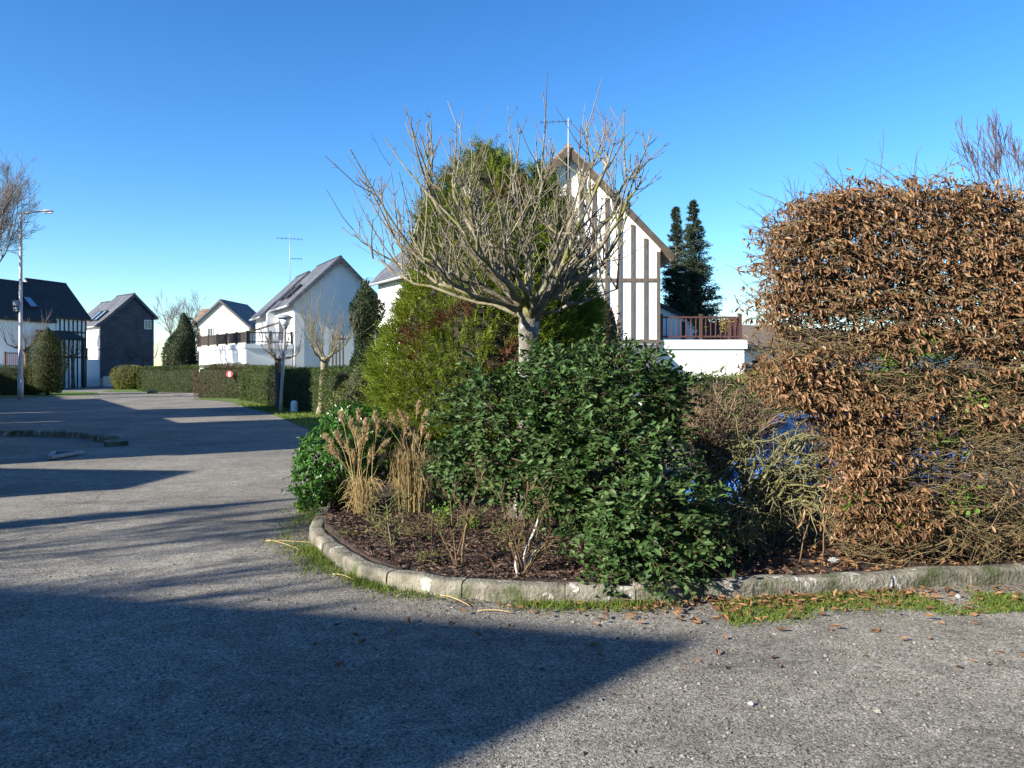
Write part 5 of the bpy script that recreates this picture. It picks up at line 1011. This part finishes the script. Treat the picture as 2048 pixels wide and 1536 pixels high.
for s in (-1, 1):
    for x in (-1.28, 1.22):
        th = np.linspace(0, 6.283, 25)[:-1]; pr = A((.17,-.09),(.29,-.10),(.305,-.06),(.305,.06),(.29,.10),(.17,.09)); gr = np.stack([np.stack([x + np.cos(th)*r, np.full(24, s*.78 + o), .305 + np.sin(th)*r], -1) for r, o in pr]); g = Geo(); g.surf(gr, wrap=True); wh = loc_part(g, 'tyre', M['tyre'], Hc)
        wh.name = 'wheel'; g = Geo(); gr = np.stack([np.stack([x + np.cos(th)*r, np.full(24, s*(.78 + o)), .305 + np.sin(th)*r], -1) for r, o in A((.01,.05),(.05,.07),(.13,.05),(.18,.085),(.19,-.05))]); g.surf(gr, wrap=True); loc_part(g, 'rim', M['zinc'], wh)
    g = Geo(); g.bar((-1.93, .52*s, .62), (-1.72, .74*s, .68), .14, .13); loc_part(g, 'headlight', M['lamp_glass'], Hc)
    g = Geo(); g.bar((1.86, .66*s, .80), (1.93, .58*s, .80), .12, .22); loc_part(g, 'tail_light', M['red_lens'], Hc)
    g = Geo(); g.bar((-.62, .80*s, .98), (-.62, .98*s, 1.04), .10, .13); loc_part(g, 'wing_mirror', M['car_blue'], Hc)
g = Geo(); g.box((-2.05, -.45, .34), (-1.93, .45, .46)); loc_part(g, 'grille', M['metal_dark'], Hc)

# ---------------------------------------------------------------- street furniture
b = P(41, 0, 40); top = P(44, 428, 40)
Hs = empty('street_lamp', (b[0], 40, 0)); tag(Hs, 'tall pale street lamp with a bent arm at the left edge', 'street lamp', None)
g = Geo(); bt = A(b[0], 40, 0); zt2 = top[2]; g.tubes([[bt, bt + A(0,0,1.2), bt + A(.02,0,zt2)]], [[.11,.10,.065]], 12); g.tubes([[bt + A(0,0,.0), bt + A(0,0,1.1)]], [[.13,.13]], 12); g.build('pole', M['metal_white'], Hs)
g = Geo(); e = P(82, 423, 40); g.tubes([[bt + A(.02,0,zt2 - .05), bt + A(.10,0,zt2 + .02), A(e[0], 40, e[2])]], [[.05,.05,.04]], 8); g.build('arm', M['metal_white'], Hs)
g = Geo(); s = np.linspace(0, 1, 9); th = np.linspace(0, 6.283, 13)[:-1]; w_ = A(.05,.09,.14,.17,.18,.17,.15,.10,.03); gr = np.stack([np.stack([np.full(12, A(e[0]-.1)[0] + u * .75), 40 + np.cos(th)*ww, e[2] + np.sin(th)*ww*.42 + .02], -1) for u, ww in zip(s, w_)]); g.surf(gr, wrap=True); hd_ = g.build('lamp_head', M['metal_white'], Hs)
g = Geo(); g.box((e[0]+.15, 39.9, e[2]-.085), (e[0]+.58, 40.1, e[2]-.045)); g.build('lens', M['lamp_glass'], Hs).parent = Hs
g = Geo(); zb = P(0, 606, 40)[2]; g.box((b[0]-.32, 39.9, zb-.12), (b[0]-.09, 40.1, zb+.13)); g.box((b[0]-.26, 39.85, zb-.42), (b[0]-.09, 40.05, zb-.22)); g.build('junction_box', M['metal_white'], Hs)

D = 27.6; b = A(P(561, 0, D)[0], D, 0); hh = P(0, 641, D)[2]
Hl = empty('lantern_post', b); tag(Hl, 'grey lantern post leaning slightly beside the white bollard', 'street lamp'); tp = b + A(.16, 0, hh - .30)
g = Geo(); g.tubes([[b, b + A(.02,0,.5), tp]], [[.075,.06,.05]], 12); g.build('pole', M['metal_grey'], Hl)
def lathe(g, c, pr, n=14, mi=0):
    th = np.linspace(0, 6.283, n + 1)[:-1]; g.surf(np.stack([np.stack([c[0] + np.cos(th)*r, c[1] + np.sin(th)*r, np.full(n, c[2] + z)], -1) for r, z in pr]), wrap=True, mi=mi)
g = Geo(); lathe(g, tp, [(.05,0),(.09,.05),(.10,.10),(.09,.12),(.0,.12)]); g.build('lamp_collar', M['metal_grey'], Hl)
g = Geo(); lathe(g, tp, [(.0,.12),(.12,.12),(.20,.38),(.0,.38)]); g.build('lamp_glass', M['lamp_glass'], Hl)
g = Geo(); lathe(g, tp, [(.0,.52),(.10,.50),(.27,.42),(.28,.38),(.0,.38)]); g.build('lamp_cap', M['metal_grey'], Hl)
for k in range(4):
    a = k * 1.57 + .5; g = Geo(); g.tubes([[tp + A(math.cos(a)*.125, math.sin(a)*.125, .12), tp + A(math.cos(a)*.205, math.sin(a)*.205, .39)]], [[.012,.012]], 5); g.build('lantern_bar', M['metal_grey'], Hl)
D = 28.4; b = A(P(588.5, 0, D)[0], D, 0); Hb = empty('bollard', b); tag(Hb, 'short white round-topped bollard on the verge', 'bollard')
g = Geo(); pr = [(.0,.43),(.06,.425),(.10,.40),(.125,.34),(.13,.0)]; th = np.linspace(0, 6.283, 17)[:-1]; g.surf(np.stack([np.stack([b[0] + np.cos(th)*r, b[1] + np.sin(th)*r*.7, np.full(16, z)], -1) for r, z in pr]), wrap=True); g.build('post', M['white_paint'], Hb); g = Geo(); g.box((b[0]-.17, b[1]-.13, -.02), (b[0]+.17, b[1]+.13, .035)); g.build('foot', M['kerb'], Hb)
# two round signs on the mixed hedge
M['sign_red'] = mat('sign_red', [(.62,.10,.11),(.70,.14,.14)], 3, 3, rough=.5)
def roundel(px, py, d, r, rz, label):
    c = P(px, py, d); Hr = empty('round_sign', c, rz); tag(Hr, label, 'sign', 'round red signs on the hedge')
    def disc(r0, r1, y0, y1, cz=0): 
        th = np.linspace(0, 6.283, 25)[:-1]; gg = Geo(); gg.surf(np.stack([np.stack([np.cos(th)*q, np.full(24, y), np.sin(th)*q + cz], -1) for q, y in ((r0, y1), (r1, y1), (r1, y0), (r0, y0), (r0, y1))]), wrap=True, sm=False); return gg
    loc_part(disc(.001, r, -.015, .0), 'plate', M['sign_red'], Hr)
    gg = disc(r*.16, r*.40, -.022, -.016, r*.33); g2 = disc(r*.18, r*.46, -.0225, -.0165, -r*.36); gg.v += g2.v; gg.f += [(f + gg.n, m, s) for f, m, s in g2.f]; gg.n += g2.n; loc_part(gg, 'number', M['white_paint'], Hr)
    gg = Geo(); gg.bar((0, .01, 0), (0, .35, 0), .04, .04); loc_part(gg, 'bracket', M['metal_dark'], Hr)
roundel(459, 748, 41.0, .17, R(12), 'round red sign with a white 8 fixed to the brownish hedge')
roundel(427, 741, 41.9, .15, R(-50), 'smaller turned red sign at the left corner of the brownish hedge')
# little marker stakes and stones
b = G0(497, 798); b = A(b[0], b[1], 0); Hm = empty('marker_stake', b); tag(Hm, 'little white-topped marker stake at the foot of the brownish hedge', 'marker'); g = Geo(); g.tubes([[b, b + A(.08, 0, .22)]], [[.02,.02]], 6); g.build('stake', M['metal_white'], Hm); g = Geo(); lathe(g, b + A(.09, 0, .20), [(.0,.0),(.09,.02),(.09,.14),(.05,.18),(0,.18)], 10); g.build('cap', M['white_paint'], Hm)
def rock(name, c, s, label, m, cat, seed=0, sub=3):
    n = VNoise(seed + 400, 3, 1.6); th = np.linspace(0, 6.283, 17)[:-1]; ph = np.linspace(-1.5, 1.5, 9); gr = np.stack([np.stack([np.cos(p)*np.cos(th), np.cos(p)*np.sin(th), np.full(16, math.sin(p))], -1) for p in ph]); gr = gr * (1 + .16 * n(gr.reshape(-1, 3)).reshape(9, 16))[..., None] * np.asarray(s)
    g = Geo(); g.surf(gr + np.asarray(c), wrap=True); o = g.build(name, m, None, off=c); tag(o, label, cat); return o
c = G0(304, 787); rock('kerb_boulder', (c[0], c[1], .08), (.28,.18,.14), 'pale boulder at the corner of the far verge', M['kerb'], 'stone', 3)
c = G0(1030, 1062, .14); rock('stone', (c[0], c[1] + .45, .20), (.09,.06,.06), 'rough beige stone behind the roses in the bed', M['stone'], 'stone', 5)
c = G0(1503, 1411); rock('pebble', (c[0], c[1], .010), (.016,.012,.012), 'small white pebble lying on the sunlit asphalt', M['pale_scrap'], 'stone', 7)
c = G0(1917, 1196); rock('pebble', (c[0], c[1], .012), (.024,.018,.016), 'white pebble in the moss before the coppery hedge', M['pale_scrap'], 'stone', 8)
# crumpled white plastic under the hedge
c = G0(1667, 1127, .14); c = A(c[0], c[1], .165); n = VNoise(55, 3, 3.6); th = np.linspace(0, 6.283, 33)[:-1]; ph = np.linspace(-1.5, 1.5, 17); gr = np.stack([np.stack([np.cos(p)*np.cos(th), np.cos(p)*np.sin(th), np.full(32, math.sin(p))], -1) for p in ph]); gr = gr * (.7 + .42 * np.abs(n(gr.reshape(-1, 3))).reshape(17, 32))[..., None] * A(.036,.022,.016)
g = Geo(); g.surf(gr + c, wrap=True, sm=False); tag(g.build('plastic_scrap', M['pale_scrap'], None, off=c), 'crumpled white plastic scrap on leaf litter by the kerb', 'litter')
# dead stalks lying around
M['stalk'] = M['straw']
for a, b_, lab in [((530,1082),(640,1088),'longest pale dead stalk on the road left of the kerb'), ((665,1148),(708,1160),'short pale stalk lying at the left curve of the kerb'), ((880,1190),(940,1212),'pale stalk leaning on the asphalt below the kerb flakes'), ((955,1222),(1025,1226),'thin straight stalk on the asphalt in front of the middle kerb'), ((535,1080),(600,1100),'curved stalk crossing the longest one on the road')]:
    p0, p1 = G0(*a, .012), G0(*b_, .012); c = bez(p0, p0 + (p1 - p0) * .3 + A(0,.03,.01), p0 + (p1 - p0) * .7 + A(0,.02,.012), p1, 8); g = Geo(); g.tubes([c], [np.linspace(.005,.003,8)], 5); tag(g.build('dead_stalk', M['straw'], None, off=p0), lab, 'stalk', 'dead stalks on the ground')
# kerb island at left, boards and metal frame
kl = np.array([G0(-120, 874)[:2], G0(0, 873)[:2], G0(80, 873.5)[:2], G0(150, 876)[:2], G0(214, 886)[:2]]); kc, ku = spline(kl, .15); kt = norm(np.gradient(kc, axis=0)); kn2 = np.stack([-kt[:, 1], kt[:, 0]], 1)
Hk = empty('kerb', (*kc[8], 0)); tag(Hk, 'low shaded stone kerb at the left edge of the road', 'kerb'); i = 0
while i < len(kc) - 2:
    j = min(i + 6, len(kc) - 1); gr = []
    for k in range(i, j + 1): c = kc[k] + kt[k] * (.01 if k == i else (-.01 if k == j else 0)); pr = A((0,-.02),(.01,.11),(.04,.135),(.22,.135),(.26,.12),(.27,-.02)); gr.append(np.c_[c + kn2[k] * pr[:, :1], pr[:, 1]])
    gr = np.array(gr); g = Geo(); g.surf(gr[:, ::-1], sm=False); g.add(gr[0], [tuple(range(6))]); g.add(gr[-1], [tuple(range(6))[::-1]]); g.build('kerb_stone', M['kerb'], Hk); i = j
VERGE4 = [(-40, 18.2), (-11.9, 18.35), (-10.6, 18.25), (-9.4, 17.3), (-9.6, 16.6), (-12, 16.2), (-40, 14)]
a, b_ = G0(208, 892), G0(256, 890); g = Geo(); g.bar(a + A(0,0,.05), b_ + A(0,0,.05), .34, .09); bo = g.build('loose_kerb_stone', M['kerb'], None, off=a); tag(bo, 'loose dark stone block lying at the end of the shaded kerb', 'stone')
c0, c1, c2 = G0(100, 921), G0(165, 909), G0(108, 910); Hf = empty('metal_frame', c1); tag(Hf, 'flat triangular metal frame lying in the shade on the left', 'frame')
for u, v in ((c0, c1), (c1, c2), (c2, c0)): g = Geo(); g.bar(u + A(0,0,.05), v + A(0,0,.05), .07, .05); g.build('rail', M['metal_grey'], Hf)
g = Geo(); V = [q + (A(*((c0 + c1 + c2) / 3)) - q) * .16 + A(0,0,.035) for q in (c0, c1, c2)]; g.add(V, [(0,1,2)]); V2 = [v - A(0,0,.02) for v in V]; g.add(V2, [(2,1,0)]); g.add([V[0],V[1],V[2],V2[0],V2[1],V2[2]], [(0,3,4,1),(1,4,5,2),(2,5,3,0)]); g.build('panel', M['metal_dark'], Hf)
# fences behind the bare tree
def board_fence(px0, px1, d, z0, z1, label, m, gap=.02, w=.12):
    a, b_ = P(px0, 0, d), P(px1, 0, d); Hf = empty('wooden_fence', (a[0], d, 0)); tag(Hf, label, 'fence', None); n = max(2, int((b_[0] - a[0]) / w))
    for i in range(n):
        x = a[0] + (b_[0] - a[0]) * i / n; g = Geo(); x1 = x + w - gap; g.prism([(x, z0), (x1, z0), (x1, z1 - .05), (x1 - w * .25, z1), (x + w * .25, z1), (x, z1 - .05)], 1, d, d + .025); g.build('board', M[m], Hf)
    for z in (z0 + .25, z1 - .25): g = Geo(); g.box((a[0], d + .027, z), (b_[0], d + .07, z + .08)); g.build('cross_rail', M[m], Hf)
board_fence(752, 800, 17.5, 0, P(0, 655, 17.5)[2], 'tall brown board fence end showing left of the big conifer', 'barge', .01, .2)
board_fence(664, 692, 34, 0, P(0, 668, 34)[2], 'dark slatted fence at the foot of the grey gable', 'timber_dark', .06, .12)
# pot plant on the terrace
c = P(1448, 680, 28.9); Hp = empty('pot_plant', (c[0], 28.9, 2.575)); tag(Hp, 'yellow-leaved pot plant behind the terrace railing', 'pot plant'); c = A(c[0], 28.9, 2.575); g = Geo(); lathe(g, c, [(0,0),(.11,0),(.15,.26),(.12,.26),(.0,.24)]); g.build('pot', M['tile_brown'], Hp); n = 160; q = c + A(0,0,.55) + rv(n) * A(.10,.10,.16); g = Geo(); L = rng.uniform(.06,.12,n); g.leaves(q, rv(n) + A(0,0,.4), rv(n), L, L*.5, 'oval'); g.build('leaves', M['yellow'], Hp)
c = P(1395, 680, 29.3); Hp = empty('pot_plant', (c[0], 29.3, 2.575)); tag(Hp, 'dark green pot plant behind the middle railing post', 'pot plant'); c = A(c[0], 29.3, 2.575); g = Geo(); lathe(g, c, [(0,0),(.13,0),(.17,.28),(.13,.28),(.0,.26)]); g.build('pot', M['metal_dark'], Hp); n = 220; q = c + A(0,0,.55) + rv(n) * A(.14,.12,.15); g = Geo(); L = rng.uniform(.06,.12,n); g.leaves(q, rv(n) + A(0,0,.4), rv(n), L, L*.5, 'oval'); g.build('leaves', M['hedge'], Hp)
# bush in the shade at the garage's right
revolve('shaded_bush', (P(1512, 0, 29)[0] + .35, 29.5, 0), [(.05,.5),(.6,.75),(1.3,.7),(1.9,.35),(2.15,.03)], 'dark bush at the right corner of the white garage', 'yew', 'bush', 300, .09, .1, trunk=0)
